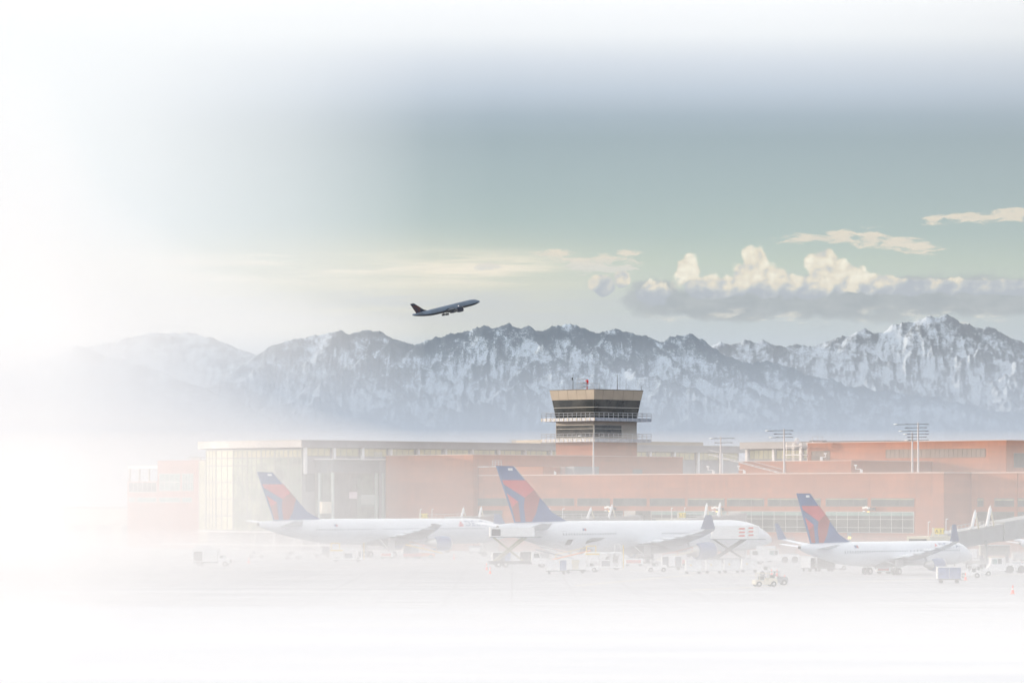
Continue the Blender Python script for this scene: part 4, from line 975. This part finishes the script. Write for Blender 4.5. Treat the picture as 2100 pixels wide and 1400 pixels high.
airliner('wide_body_airliner', 'white twin jet at left with its tail before the glass hall', 60.5, 2.52, 5.1, 16.6, (PX(530,Yt),Yt,0), R(38), span=25.5, root=10.6, raked=True,
         wins=((.13,.31,19),(.36,.54,18),(.58,.68,10),(.70,.80,11)), text=.205, eng=(2.6,1.35))
Yt = 562
airliner('narrow_body_airliner', 'smaller white twin jet at right with thin blue winglets', 40.0, 1.86, 3.2, 12.3, (PX(1640,Yt),Yt,0), R(44), winglet=2.5, span=17, root=7.2,
         wins=((.13,.335,17),(.36,.42,4),(.44,.79,27)), text=.24, eng=(1.9,.95), gear_wheels=1)
Yt = 668
airliner('regional_airliner', 'partly seen white airliner at the right edge, only its tail plane in view', 30.0, 1.5, 2.75, 8.0, (PX(2092,Yt),Yt,0), R(44), winglet=2.3, span=13.0, root=5, text=False, eng=(1.5,.7), gear_wheels=1)
airliner('climbing_airliner', 'dark airliner climbing in the sky above the mountains', 70.0, 3.1, 0, 12.6, (PX(847,3600),3600,PZ(650,3600)), R(22), fly=True, pitch=R(14.0), span=30, root=13.5, text=False, eng=(4.2,2.3), wing_x=.5, group='airliners in the air', raked=True)

# ------------------------------------------------------------------ ground vehicles
def wheels(par, pts, r, w=.28, hub=True):
    for (x, y) in pts:
        wv = MB(); s_ = -1 if y < 0 else 1; wv.tube((x,y-w/2*s_,r),(x,y+w/2*s_,r),r,n=16); wo_ = wv.build('wheel', M_TYRE, par)
        if hub: MB().tube((x,y+s_*(w/2-.02),r),(x,y+s_*(w/2+.02),r),r*.5,n=12).build('hub', M_HUB, wo_)
def truck_cab(par, x0, x1, w=1.0, z0=.6, zh=1.45, zt=2.35, m=None):
    """bonnet to the right (+x)"""
    m = m or M_WHITE; L = x1-x0
    b = MB(); b.side([(x0,z0),(x1,z0),(x1,zh-.1),(x1-.15,zh),(x0+L*.58,zh+.1),(x0+L*.42,zt),(x0+.12,zt+.02),(x0,zt-.1)], -w, w); o = b.build('cab', m, par, smooth=False)
    for s_ in (-1,1):
        b = MB(); b.side([(x0+.3,zh+.12),(x0+L*.5,zh+.15),(x0+L*.41,zt-.15),(x0+.3,zt-.15)], s_*w+.0, s_*(w+.02)); b.build('side_window', M_GLASS, o)
    b = MB(); b.hexa([(x0+L*.57,-w+.1,zh+.14),(x0+L*.6,-w+.1,zh+.14),(x0+L*.6,w-.1,zh+.14),(x0+L*.57,w-.1,zh+.14)],[(x0+L*.42,-w+.15,zt-.08),(x0+L*.45,-w+.15,zt-.08),(x0+L*.45,w-.15,zt-.08),(x0+L*.42,w-.15,zt-.08)]); b.build('windscreen', M_TEAL, o)
    MB().box(x1,x1+.06,-w+.15,w-.15,z0+.05,zh-.15).build('grille', M_DARK, o)
    for s_ in (-1,1): MB().box(x1+.0,x1+.08,s_*(w-.28)-.1,s_*(w-.28)+.1,z0+.35,z0+.55).build('headlight', M_METAL, o)
    return o
def catering(label, X, Y, rz, lift, boxL=7.2, boxh=2.4, stripes=False, window_=False, off=0.0):
    t = thing('catering_truck', label, 'catering truck', (X,Y,0), rz, 'scissor lift catering trucks')
    MB().box(-5.0,2.2,-.9,.9,.55,.85).build('chassis', M_DARK, t); truck_cab(t, 2.2, 4.9, 1.05, .55, 1.5, 2.5)
    wheels(t, [(-3.4,-.9),(-3.4,.9),(-2.2,-.9),(-2.2,.9),(3.9,-.9),(3.9,.9)], .5)
    MB().box(-5.1,1.9,-1.0,1.0,.86,1.05).build('base_frame', M_DARK, t)
    for s_ in (-.85,.85):
        b = MB(); n_ = 1
        b.tube((-4.2,s_,1.05),(.8,s_,lift-.1),.13,n=6); b.tube((.8,s_+.12,1.05),(-4.2,s_+.12,lift-.1),.13,n=6)
        b.tube((-3.6,s_,1.05),(1.4,s_,lift-.1),.09,n=6); b.build('scissor_arm', M_DARK if not window_ else mat('lift_khaki', (.42,.4,.3), .6), t)
    x0 = -boxL+2.6+off; x1 = 2.6+off
    b = MB(); b.box(x0,x1,-1.25,1.25,lift,lift+boxh); bo = b.build('box_body', M_WHITE, t)
    MB().box(x0-.05,x1+1.2,-1.3,1.3,lift-.14,lift).build('platform', M_GREY, t)
    if stripes:
        for c_, xx in ((0,x1-3.6),(1,x1-1.9)):
            for k in range(3):
                z = lift+.55+k*.62+c_*.12; b = MB(); w_ = 1.15 if c_ == 0 else .95; b.hexa([(xx,-1.275,z-.14),(xx+w_-.12,-1.275,z-.14),(xx+w_,-1.275,z+.14),(xx+.12,-1.275,z+.14)],[(xx,-1.255,z-.14),(xx+w_-.12,-1.255,z-.14),(xx+w_,-1.255,z+.14),(xx+.12,-1.255,z+.14)])
                b.build('red_stripe', mat('stripe_red', (.6,.1,.06), .5), bo)
        b = MB(); b.box(x1-1.98,x1-1.93,-1.26,-1.25,lift+.1,lift+boxh-.1); b.build('door_seam', M_GREY, bo)
    if window_: MB().box(x0+.2,x0+1.7,-1.28,-1.25,lift+.15,lift+1.25).build('shutter', mat('dark_shutter', (.14,.14,.15), .6), bo)
    return t
catering('catering truck raised behind the middle airliner tail, white pickup style cab', PX(1063,638), 638, R(5), 5.15, 7.4, 1.55, window_=True)
catering('catering truck with red slanted stripes on its raised box beside the middle airliner nose', PX(1513,668), 668, R(3), 4.45, 8.2, 2.3, stripes=True, off=1.0)

def box_truck(label, X, Y, rz, L=4.2, group=None):
    t = thing('box_truck', label, 'truck', (X,Y,0), rz, group)
    MB().box(-L,1.6,-.85,.85,.5,.75).build('chassis', M_DARK, t); truck_cab(t, 0.1, 2.1, .95, .5, 1.25, 2.0)
    b = MB(); b.box(-L,0,-1.1,1.1,.76,2.9); bo = b.build('box_body', M_WHITE, t)
    MB().box(-L+.15,-L+1.6,-1.13,-1.1,.9,2.5).build('open_side', M_DARK, bo)
    wheels(t, [(-L+1.1,-.85),(-L+1.1,.85),(1.3,-.85),(1.3,.85)], .42); return t
box_truck('faint white box truck alone on the apron at far left', PX(448,GY(1160)), GY(1160), R(-6))
box_truck('white box truck behind the airliner nose, next to the pushback tractor', PX(1552,690), 690, R(170), 3.4)

def pushback(label, X, Y, rz):
    t = thing('pushback_tractor', label, 'aircraft tractor', (X,Y,0), rz, 'white pushback tractors')
    b = MB(); b.side([(-3.2,.35),(-3.2,1.35),(-2.9,1.5),(.3,1.5),(.4,1.2),(2.6,1.15),(2.8,.95),(2.8,.35)], -1.25, 1.25); b.build('body', M_WHITE, t)
    b = MB(); b.side([(.45,1.16),(2.5,1.16),(2.3,2.35),(.6,2.35)], -1.15, 1.15); c = b.build('cab', M_WHITE, t)
    for s_ in (-1,1): MB().box(.75,1.35,s_*1.15-.01,s_*1.15+.01,1.4,2.2).build('side_window', M_GLASS, c); MB().box(1.45,2.2,s_*1.15-.01,s_*1.15+.01,1.4,2.15).build('side_window', M_TEAL, c)
    MB().box(.5,2.45,-1.2,1.2,2.35,2.45).build('cab_roof', M_CREAM, c)
    MB().box(-2.8,-1.2,-1.0,1.0,1.5,1.62).build('engine_cover', M_GREY, t)
    wheels(t, [(-2.3,-1.2),(-2.3,1.2),(1.0-1.5,-1.2),(1.0-1.5,1.2)], .58, .3, hub=False); return t
pushback('pushback tractor between the middle airliner nose and the smaller airliner tail', PX(1603,GY(1153)), GY(1153), R(180))
pushback('pushback tractor with tinted cab at the right edge', PX(2062,GY(1174)), GY(1174), R(181))

def tug(label, X, Y, rz, m=None):
    m = m or M_WHITE
    t = thing('baggage_tractor', label, 'baggage tractor', (X,Y,0), rz, 'small baggage tractors')
    b = MB(); b.side([(-1.5,.3),(-1.5,.85),(-.9,.9),(-.3,.75),(.2,.8),(.35,1.15),(1.4,1.1),(1.55,.9),(1.55,.3)], -.75, .75); b.build('body', m, t)
    MB().box(-.75,-.25,-.6,.6,.9,1.35).build('seat', M_DARK, t)
    b = MB(); b.tube((.3,0,1.0),(-.05,0,1.4),.03,n=5); b.tube((-.1,-.2,1.4),(-.1,.2,1.4),.03,n=5); b.build('steering_wheel', M_DARK, t)
    b = MB(); b.side([(-1.0,1.75),(.5,1.75),(.5,1.82),(-1.0,1.82)], -.7, .7)
    for x in (-.95,.42):
        for y in (-.65,.65): b.tube((x,y,.8),(x,y,1.78),.035,n=5)
    b.build('canopy', m, t)
    wheels(t, [(-1.0,-.75),(-1.0,.75),(1.0,-.75),(1.0,.75)], .36, .22); return t
t0 = tug('baggage tractor at the head of the four container dollies', PX(1577,GY(1180)), GY(1180), 0)
for px, py, rz, lb_ in ((1990,1184,3.0,'low white baggage tractor right of the blue curtained cart'),(1208,1172,2.9,'baggage tractor parked at the right end of the two curtained carts'),(526,1144,.1,'faint baggage tractor beneath the left airliner tail'),
                        (2012,1180,0,'baggage tractor just left of the right edge pushback tractor')):
    put_copy(t0, px, py, rz, lb_)
tc_ = tug('cream baggage tractor alone in the foreground among the cones', PX(1568,GY(1202)), GY(1202), .25, M_CREAM)
tc2 = tug('grey baggage tractor parked just right of the cream one', PX(1591,GY(1199)), GY(1199), .1, M_GREY)

def cart(label, X, Y, rz, curtains, group='covered baggage carts'):
    t = thing('baggage_cart', label, 'baggage cart', (X,Y,0), rz, group)
    MB().box(-1.6,1.6,-.8,.8,.45,.58).build('deck', M_DARK, t); b = MB(); b.box(-1.65,1.65,-.85,.85,2.15,2.25)
    MB().box(-1.65,-1.58,-.82,.82,.58,2.15).build('end_panel', M_WHITE, t); MB().box(1.58,1.65,-.82,.82,.58,2.15).build('end_panel', M_WHITE, t); b.build('roof', M_WHITE, t)
    for k, m in enumerate(curtains):
        w = 3.1/len(curtains); c = MB(); x0 = -1.55+w*k; n_ = 8
        ring = [(x0+.03+(w-.06)*j/n_, -.8-.03*(j%2)) for j in range(n_+1)]+[(x0+w-.03,-.72),(x0+.03,-.72)]
        c.prism(ring, .62, 2.14); c.build('curtain', m, t)
    wheels(t, [(-1.1,-.6),(-1.1,.6),(1.1,-.6),(1.1,.6)], .22, .14, hub=False)
    b = MB(); b.tube((1.6,0,.4),(2.3,0,.3),.04,n=5); b.build('tow_bar', M_DARK, t); return t
cart('baggage cart with white and blue curtains, left of a pair', PX(1141,GY(1177)), GY(1177), 0, (M_WHITE,M_WHITE,M_BLUEC))
cart('baggage cart with plain white curtains, right of a pair', PX(1180,GY(1175)), GY(1175), 0, (M_WHITE,M_CREAM,M_WHITE))
cart('baggage cart with all blue curtains in front of the smaller airliner nose', PX(1946,GY(1195)), GY(1195), 0, (M_BLUEC,M_BLUEC))
cart('baggage cart seen end on below the smaller airliner tail', PX(1661,GY(1171)), GY(1171), R(62), (M_DARK,M_DARK))
cart('dark open sided cart below the smaller airliner rear fuselage', PX(1690,GY(1171)), GY(1171), R(20), (M_DARK,M_DARK))
cart('dark sided cart left of the scissor lift under the middle airliner tail', PX(1028,GY(1158)), GY(1158), R(8), (M_DARK,M_DARK,M_BLUEC))
cart('dark sided cart behind the white pickup style cab', PX(1084,GY(1156)), GY(1156), R(4), (M_DARK,M_DARK))
cart('faint white cart at far left near the pink building', PX(416,GY(1141)), GY(1141), R(8), (M_WHITE,M_WHITE))

def dolly(label, X, Y, rz):
    t = thing('container_dolly', label, 'container dolly', (X,Y,0), rz, 'container dollies in a row')
    MB().box(-1.35,1.35,-.8,.8,.38,.5).build('deck', M_GALV, t); wheels(t, [(-.95,-.65),(-.95,.65),(.95,-.65),(.95,.65)], .2, .14, hub=False)
    MB().tube((1.35,0,.4),(1.85,0,.35),.05,n=5).build('tow_bar', M_DARK, t)
    c = thing('cargo_container', '', 'cargo container', (X,Y,.5), rz, 'air cargo containers on dollies')
    b = MB(); b.side([(-1.15,0),(.85,0),(1.22,.5),(1.22,1.62),(-1.15,1.62)], -.72, .72); b.build('shell', mat('container_white', (.72,.74,.76), .4, var=.08, vscale=1), c)
    b = MB(); b.box(-.08,-.03,-.75,-.72,.1,1.55); b.box(-1.1,1.15,-.74,-.72,1.5,1.56); b.build('frame_rib', M_GALV, c); MB().box(-.5,-.3,-.745,-.72,.75,.95).build('placard', M_YEL, c)
    return t, c
d0, c0 = dolly('leftmost of the four container dollies', PX(1421,GY(1176)), GY(1176), R(4)); c0['label'] = 'white cargo container on the leftmost of four dollies'
for px, py, nm in ((1463,1175,'second from left'),(1500,1174,'third from left'),(1536,1173,'rightmost')):
    a = put_copy(d0, px, py, R(2), f'container dolly, {nm} of the four in a row')
    b = put_copy(c0, px, py, R(2), f'white cargo container on a dolly, {nm} of the four'); b.location.z = .5

def loader(label, X, Y, rz, h=2.6):
    t = thing('cargo_loader', label, 'cargo loader', (X,Y,0), rz, 'aircraft cargo loaders')
    b = MB()
    for x in (-2.4,-.6,1.2,2.6): b.box(x-.14,x+.14,-1.3,-1.1,.4,h); b.box(x-.14,x+.14,1.1,1.3,.4,h)
    b.box(-2.7,2.9,-1.35,1.35,.4,.62); b.box(-2.7,1.3,-1.3,-1.15,1.5,1.65); b.build('frame', M_WHITE, t)
    MB().box(-3.0,2.9,-1.4,1.4,h,h+.25).build('platform', M_WHITE, t)
    b = MB(); b.box(-3.1,-.8,-1.45,-1.4,h-.15,h+.1); 
    for x in (-2.9,-1.4): b.tube((x,-1.35,h+.2),(x,-1.35,h+1.3),.06,n=5)
    b.tube((-2.9,-1.35,h+1.3),(-1.4,-1.35,h+1.3),.06,n=5); b.box(3.0,3.12,-1.4,-1.2,.3,h+1.4); b.build('yellow_rail', M_YEL, t)
    b = MB(); b.box(1.6,2.7,-1.3,-.5,h+.25,h+.35); b.tube((1.7,-1.2,h+.3),(1.7,-1.2,h+1.5),.05,n=5); b.tube((2.6,-1.2,h+.3),(2.6,-1.2,h+1.5),.05,n=5); b.tube((1.7,-1.2,h+1.5),(2.6,-1.2,h+1.5),.05,n=5); b.build('operator_stand', M_WHITE, t)
    b = MB(); b.box(-.6,.9,-.9,.9,.62,1.5); b.build('engine_box', M_GREY, t)
    wheels(t, [(-2.0,-1.1),(-2.0,1.1),(2.0,-1.1),(2.0,1.1)], .36, .25); return t
loader('white cargo loader with yellow rails under the middle airliner, by its hold door', PX(1238,GY(1168)), GY(1168), R(4))
loader('white and yellow cargo loader under the left airliner rear fuselage', PX(712,GY(1151)), GY(1151), R(2), 2.1)

def belt(label, X, Y, rz, m, m2):
    t = thing('belt_loader', label, 'belt loader', (X,Y,0), rz, 'belt loaders')
    b = MB(); b.side([(-2.2,.4),(2.2,.4),(2.2,1.0),(.6,1.1),(-2.2,.9)], -.8, .8); b.build('body', m, t)
    b = MB(); b.hexa([(-3.6,-.5,.9),(3.4,-.5,2.5),(3.4,.5,2.5),(-3.6,.5,.9)],[(-3.6,-.5,1.1),(3.4,-.5,2.75),(3.4,.5,2.75),(-3.6,.5,1.1)]); b.build('conveyor', m2, t)
    b = MB(); 
    for x in (-2.6,0,2.6): b.tube((x,-.55,1.3+(x+2.6)*.235),(x,-.55,2.0+(x+2.6)*.235),.04,n=5)
    b.tube((-2.6,-.55,2.0),(2.6,-.55,3.2),.04,n=5); b.build('hand_rail', m, t)
    wheels(t, [(-1.5,-.8),(-1.5,.8),(1.5,-.8),(1.5,.8)], .36, .22); return t
b0 = belt('orange belt loader beneath the left airliner engine', PX(868,GY(1144)), GY(1144), R(178), M_ORANGE, M_YEL)
belt('dark ramped belt loader behind the pair of curtained carts', PX(1140,GY(1158)), GY(1158), R(175), M_DARK, M_GREY)
belt('red and cream belt loader beyond the middle airliner main wheels', PX(1388,GY(1160)), GY(1160), R(10), mat('faded_red', (.55,.14,.1), .6), M_CREAM)
belt('yellow belt loader below the middle airliner belly, left of the white cargo loader', PX(1170,GY(1160)), GY(1160), R(5), M_YEL, M_ORANGE)

def gpu(label, X, Y, m, m2, L=2.4, h=1.3):
    t = thing('ground_power_unit', label, 'ground power unit', (X,Y,0), R(6), 'ground power units')
    MB().box(-L/2,L/2,-.7,.7,.35,h).build('housing', m, t); MB().box(-L/2+.1,L/2-.4,-.72,-.7,.5,h-.25).build('vent_panel', m2, t); MB().box(-L/2-.03,L/2+.03,-.73,.73,h,h+.07).build('lid', M_GREY, t)
    wheels(t, [(-L/2+.4,-.6),(-L/2+.4,.6),(L/2-.4,-.6),(L/2-.4,.6)], .25, .16, hub=False); return t
gpu('pale ground power unit between the left airliner main wheels', PX(793,GY(1145)), GY(1145), M_WHITE, MATS['faded_red'])
gpu('low red power unit right of the left airliner wheels', PX(846,GY(1145)), GY(1145), MATS['faded_red'], M_DRED, 3.4, 1.0)
gpu('pale power unit between the smaller airliner main wheels', PX(1812,GY(1176)), GY(1176), M_WHITE, MATS['faded_red'], 2.2, 1.1)
gpu('pale power unit below the middle airliner belly, left of its wheels', PX(1300,GY(1160)), GY(1160), M_WHITE, MATS['faded_red'], 3.0, 1.3)
gpu('small grey power unit below the left airliner nose', PX(975,GY(1135)), GY(1135), M_GREY, M_WHITE, 2.6, 1.6)
# parked container rack beneath the A31 bridge
t = thing('steel_cabin', 'beige steel cabin on legs beneath the A31 jet bridge', 'cabin', (PX(2042,640),640,0))
MB().box(-2.7,2.2,-1.2,1.2,2.0,3.6).build('cabin_body', M_LBEIGE, t); MB().box(-2.8,2.3,-1.3,1.3,3.6,3.75).build('roof', M_WHITE, t)
for x in (-2.4,1.9):
    for y in (-1,1): MB().box(x-.12,x+.12,y-.12,y+.12,0,2.0).build('leg', M_GREY, t)
t = thing('passenger_stairs', 'white mobile stairs far behind the pair of curtained carts', 'mobile stairs', (PX(1122,700),700,0), R(175), None)
b = MB()
for k in range(10): b.box(-2.5+k*.5,-2.0+k*.5,-.8,.8,.4+k*.32,.5+k*.32)
b.build('step', M_GREY, t); b = MB(); b.hexa([(-2.6,-.9,.3),(2.6,-.9,3.4),(2.6,-.8,3.4),(-2.6,-.8,.3)],[(-2.6,-.9,1.3),(2.6,-.9,4.5),(2.6,-.8,4.5),(-2.6,-.8,1.3)]); b.build('side_panel', M_WHITE, t)
b = MB(); b.box(-2.4,2.6,-.8,.8,.3,.4); b.build('chassis', M_DARK, t); wheels(t, [(-1.8,-.8),(-1.8,.8),(1.8,-.8),(1.8,.8)], .35)

def cone(px, py, label):
    Y = GY(py); t = thing('traffic_cone', label, 'traffic cone', (PX(px,Y),Y,0), 0, 'orange traffic cones on the apron')
    MB().box(-.28,.28,-.28,.28,0,.06).build('base', M_CONE, t); MB().tube((0,0,.06),(0,0,1.05),.2,.05,n=12).build('cone_body', M_CONE, t, smooth=True); MB().tube((0,0,.5),(0,0,.68),.145,.115,n=12).build('reflective_band', M_WHITE, t); return t
k0 = cone(998, 1168, 'orange cone left of the scissor lift truck, the farther of two')
for px, py, lb_ in ((1005,1176,'orange cone left of the scissor lift truck, the nearer of two'),(1582.5,1181,'orange cone behind the cream tractor, left of the pair'),(1593.5,1181,'orange cone behind the cream tractor, right of the pair'),
                    (1609,1194,'orange cone alone right of the cream and grey tractors'),(1980,1189,'orange cone right of the blue curtained cart'),(2077,1217,'nearest orange cone, alone at the lower right'),
                    (510,1154,'faint orange cone below the left tail fin'),(931,1146,'orange cone right of the left airliner engine'),(2096,1164,'orange cone at the right edge behind the tractor')):
    put_copy(k0, px, py, 0, lb_)

cart('baggage cart with pale sides under the middle airliner wing root', PX(1322,GY(1152)), GY(1152), R(6), (M_WHITE,M_GREY))
cart('dark baggage cart between the left airliner main wheels and engine', PX(842,GY(1140)), GY(1140), R(10), (M_DARK,M_GREY))
cart('pale covered cart beyond the smaller airliner nose', PX(2003,GY(1150)), GY(1150), R(0), (M_WHITE,M_LBEIGE))
cart('grey baggage cart just left of the four container dollies', PX(1377,GY(1168)), GY(1168), R(3), (M_GREY,M_WHITE,M_GREY))
cart('pale baggage cart beneath the left airliner tail, near the white and yellow loader', PX(660,GY(1142)), GY(1142), R(4), (M_WHITE,M_GREY))
put_copy(t0, 1347, 1172, .05, 'baggage tractor in front of the middle airliner main wheels')
put_copy(t0, 1716, 1168, .2, 'baggage tractor below the smaller airliner, right of the dark open sided cart')
put_copy(t0, 600, 1146, .1, 'faint baggage tractor below the left airliner rear fuselage')
gpu('white equipment box beneath the middle airliner tail, right of the scissor lift', PX(1118,GY(1150)), GY(1150), M_WHITE, M_GREY, 2.2, 1.8)
gpu('white equipment box beyond the four container dollies', PX(1440,GY(1148)), GY(1148), M_WHITE, M_DARK, 2.6, 1.9)
gpu('pale equipment box beside the regional airliner at the right edge', PX(2088,GY(1150)), GY(1150), M_LBEIGE, M_GREY, 2.2, 1.6)
# low barrier fence in front of the podium
bf, og = bthing('barrier_fence', 'low white blast fence along the foot of the glass hall', 'fence', -650, 562)
b = MB(); b.box(-676,-618,561.9,562.1,1.0,1.35); b.build('rail', M_WHITE, bf, og); b = MB()
for k in range(20): x = -676+k*3.05; b.box(x-.06,x+.06,561.9,562.1,0,1.0)
b.build('fence_post', M_GREY, bf, og)

# ------------------------------------------------------------------ air: thin even haze over everything, mist added on apron and valley for a white fade
def volume(name, verts, faces, col, dens, aniso=0.0, label=None):
    me = bpy.data.meshes.new(name); me.from_pydata(verts, [], faces); me.update()
    m = bpy.data.materials.new(name); m.use_nodes = True; t = m.node_tree; t.nodes.clear()
    o = t.nodes.new('ShaderNodeOutputMaterial'); p = t.nodes.new('ShaderNodeVolumePrincipled'); t.links.new(p.outputs[0], o.inputs['Volume'])
    p.inputs['Color'].default_value = (*col, 1); p.inputs['Density'].default_value = dens; p.inputs['Anisotropy'].default_value = aniso
    me.materials.append(m); ob = bpy.data.objects.new(name, me); COL.objects.link(ob); ob['kind'] = 'stuff'
    if label: ob['label'] = label
    return ob
def vbox(x0,x1,y0,y1,z0,z1): return [(x0,y0,z0),(x1,y0,z0),(x1,y1,z0),(x0,y1,z0),(x0,y0,z1),(x1,y0,z1),(x1,y1,z1),(x0,y1,z1)], [(3,2,1,0),(4,5,6,7),(0,1,5,4),(1,2,6,5),(2,3,7,6),(3,0,4,7)]
volume('haze', *vbox(-16000,16000,-1500,40000,-20,2200), (.72,.81,.91), 1.4e-5)
def sheet(name, us, ss, dist, top, col, dens, zb=-3.0):
    """closed bank of added fade mist over directions us (photo columns) and depth steps ss, its height given by top(u, d)"""
    nu, nd = len(us), len(ss); vs = []
    for s_ in ss:
        for u in us: d = dist(u, s_); vs.append((PX(u,d), d, zb))
    for s_ in ss:
        for u in us: d = dist(u, s_); vs.append((PX(u,d), d, max(top(u,d), zb+.2)))
    N = nu*nd; fs = []
    for i in range(nd-1):
        for j in range(nu-1):
            a = i*nu+j; fs.append((a+nu,a+nu+1,a+1,a)); fs.append((N+a,N+a+1,N+a+nu+1,N+a+nu))
    for j in range(nu-1): fs.append((j,j+1,N+j+1,N+j)); a = (nd-1)*nu+j; fs.append((a+1,a,N+a,N+a+1))
    for i in range(nd-1): a = i*nu; fs.append((a+nu,a,N+a,N+a+nu)); a = i*nu+nu-1; fs.append((a,a+nu,N+a+nu,N+a))
    return volume(name, vs, fs, col, dens)
ipl = np.interp
US = [-1500,-600,-200,0,100,200,300,400,500,600,700,850,1000,1200,1600,2200,3000,3600]
WHT = (.99,.993,.997)
def apron_top(u, d):
    a = ipl(u, [200,600,1000], [.055,.048,.040]); d0 = ipl(u, [200,900], [60,110])
    return ipl(d, [d0,350,885,1000,1300], [0,ipl(u,[200,1000],[14.5,12.5]),27.5,20,0])
sheet('ground_fade_mist', US, [40,120,250,400,550,700,800,885,1000,1300], lambda u, s: s, apron_top, WHT, .0015)
sheet('ground_fade_mist', US, [60,150,300,500,700,860], lambda u, s: s, lambda u, d: ipl(d, [60,200,400,560,860], [-2.5,1.5,3.2,4.3,5.0]), WHT, .0031, zb=-3.2)
sheet('ground_fade_mist', US[:12], [0,.15,.5,1], lambda u, s: ipl(u, [-1500,100,200,500,850], [200,220,300,520,866])*(1-s)+880*s, lambda u, d: ipl(u, [-600,0,500,700,850],[34,31,28,27.5,27]), WHT, .0017, zb=-3.4)
sheet('valley_fade_mist', [-1500,-400,400,1200,2000,2800,3600], [4400,5200,9000,13000,17000,21000], lambda u, s: s, lambda u, d: 200, (.57,.65,.75), 3.9e-4, zb=-6)
sheet('fade_mist_bank', [-1500,-400,0,60,130,200,250,300,360,420,490,560,640,720,800,870], [0,.2,.5,.8,1],
      lambda u, s: ipl(u, [-1500,0,100,200,400,600,870], [5500,6200,7000,9300,12200,14600,17300])*(1-s)+17500*s, lambda u, d: 820, WHT, 2.0e-4, zb=-4)
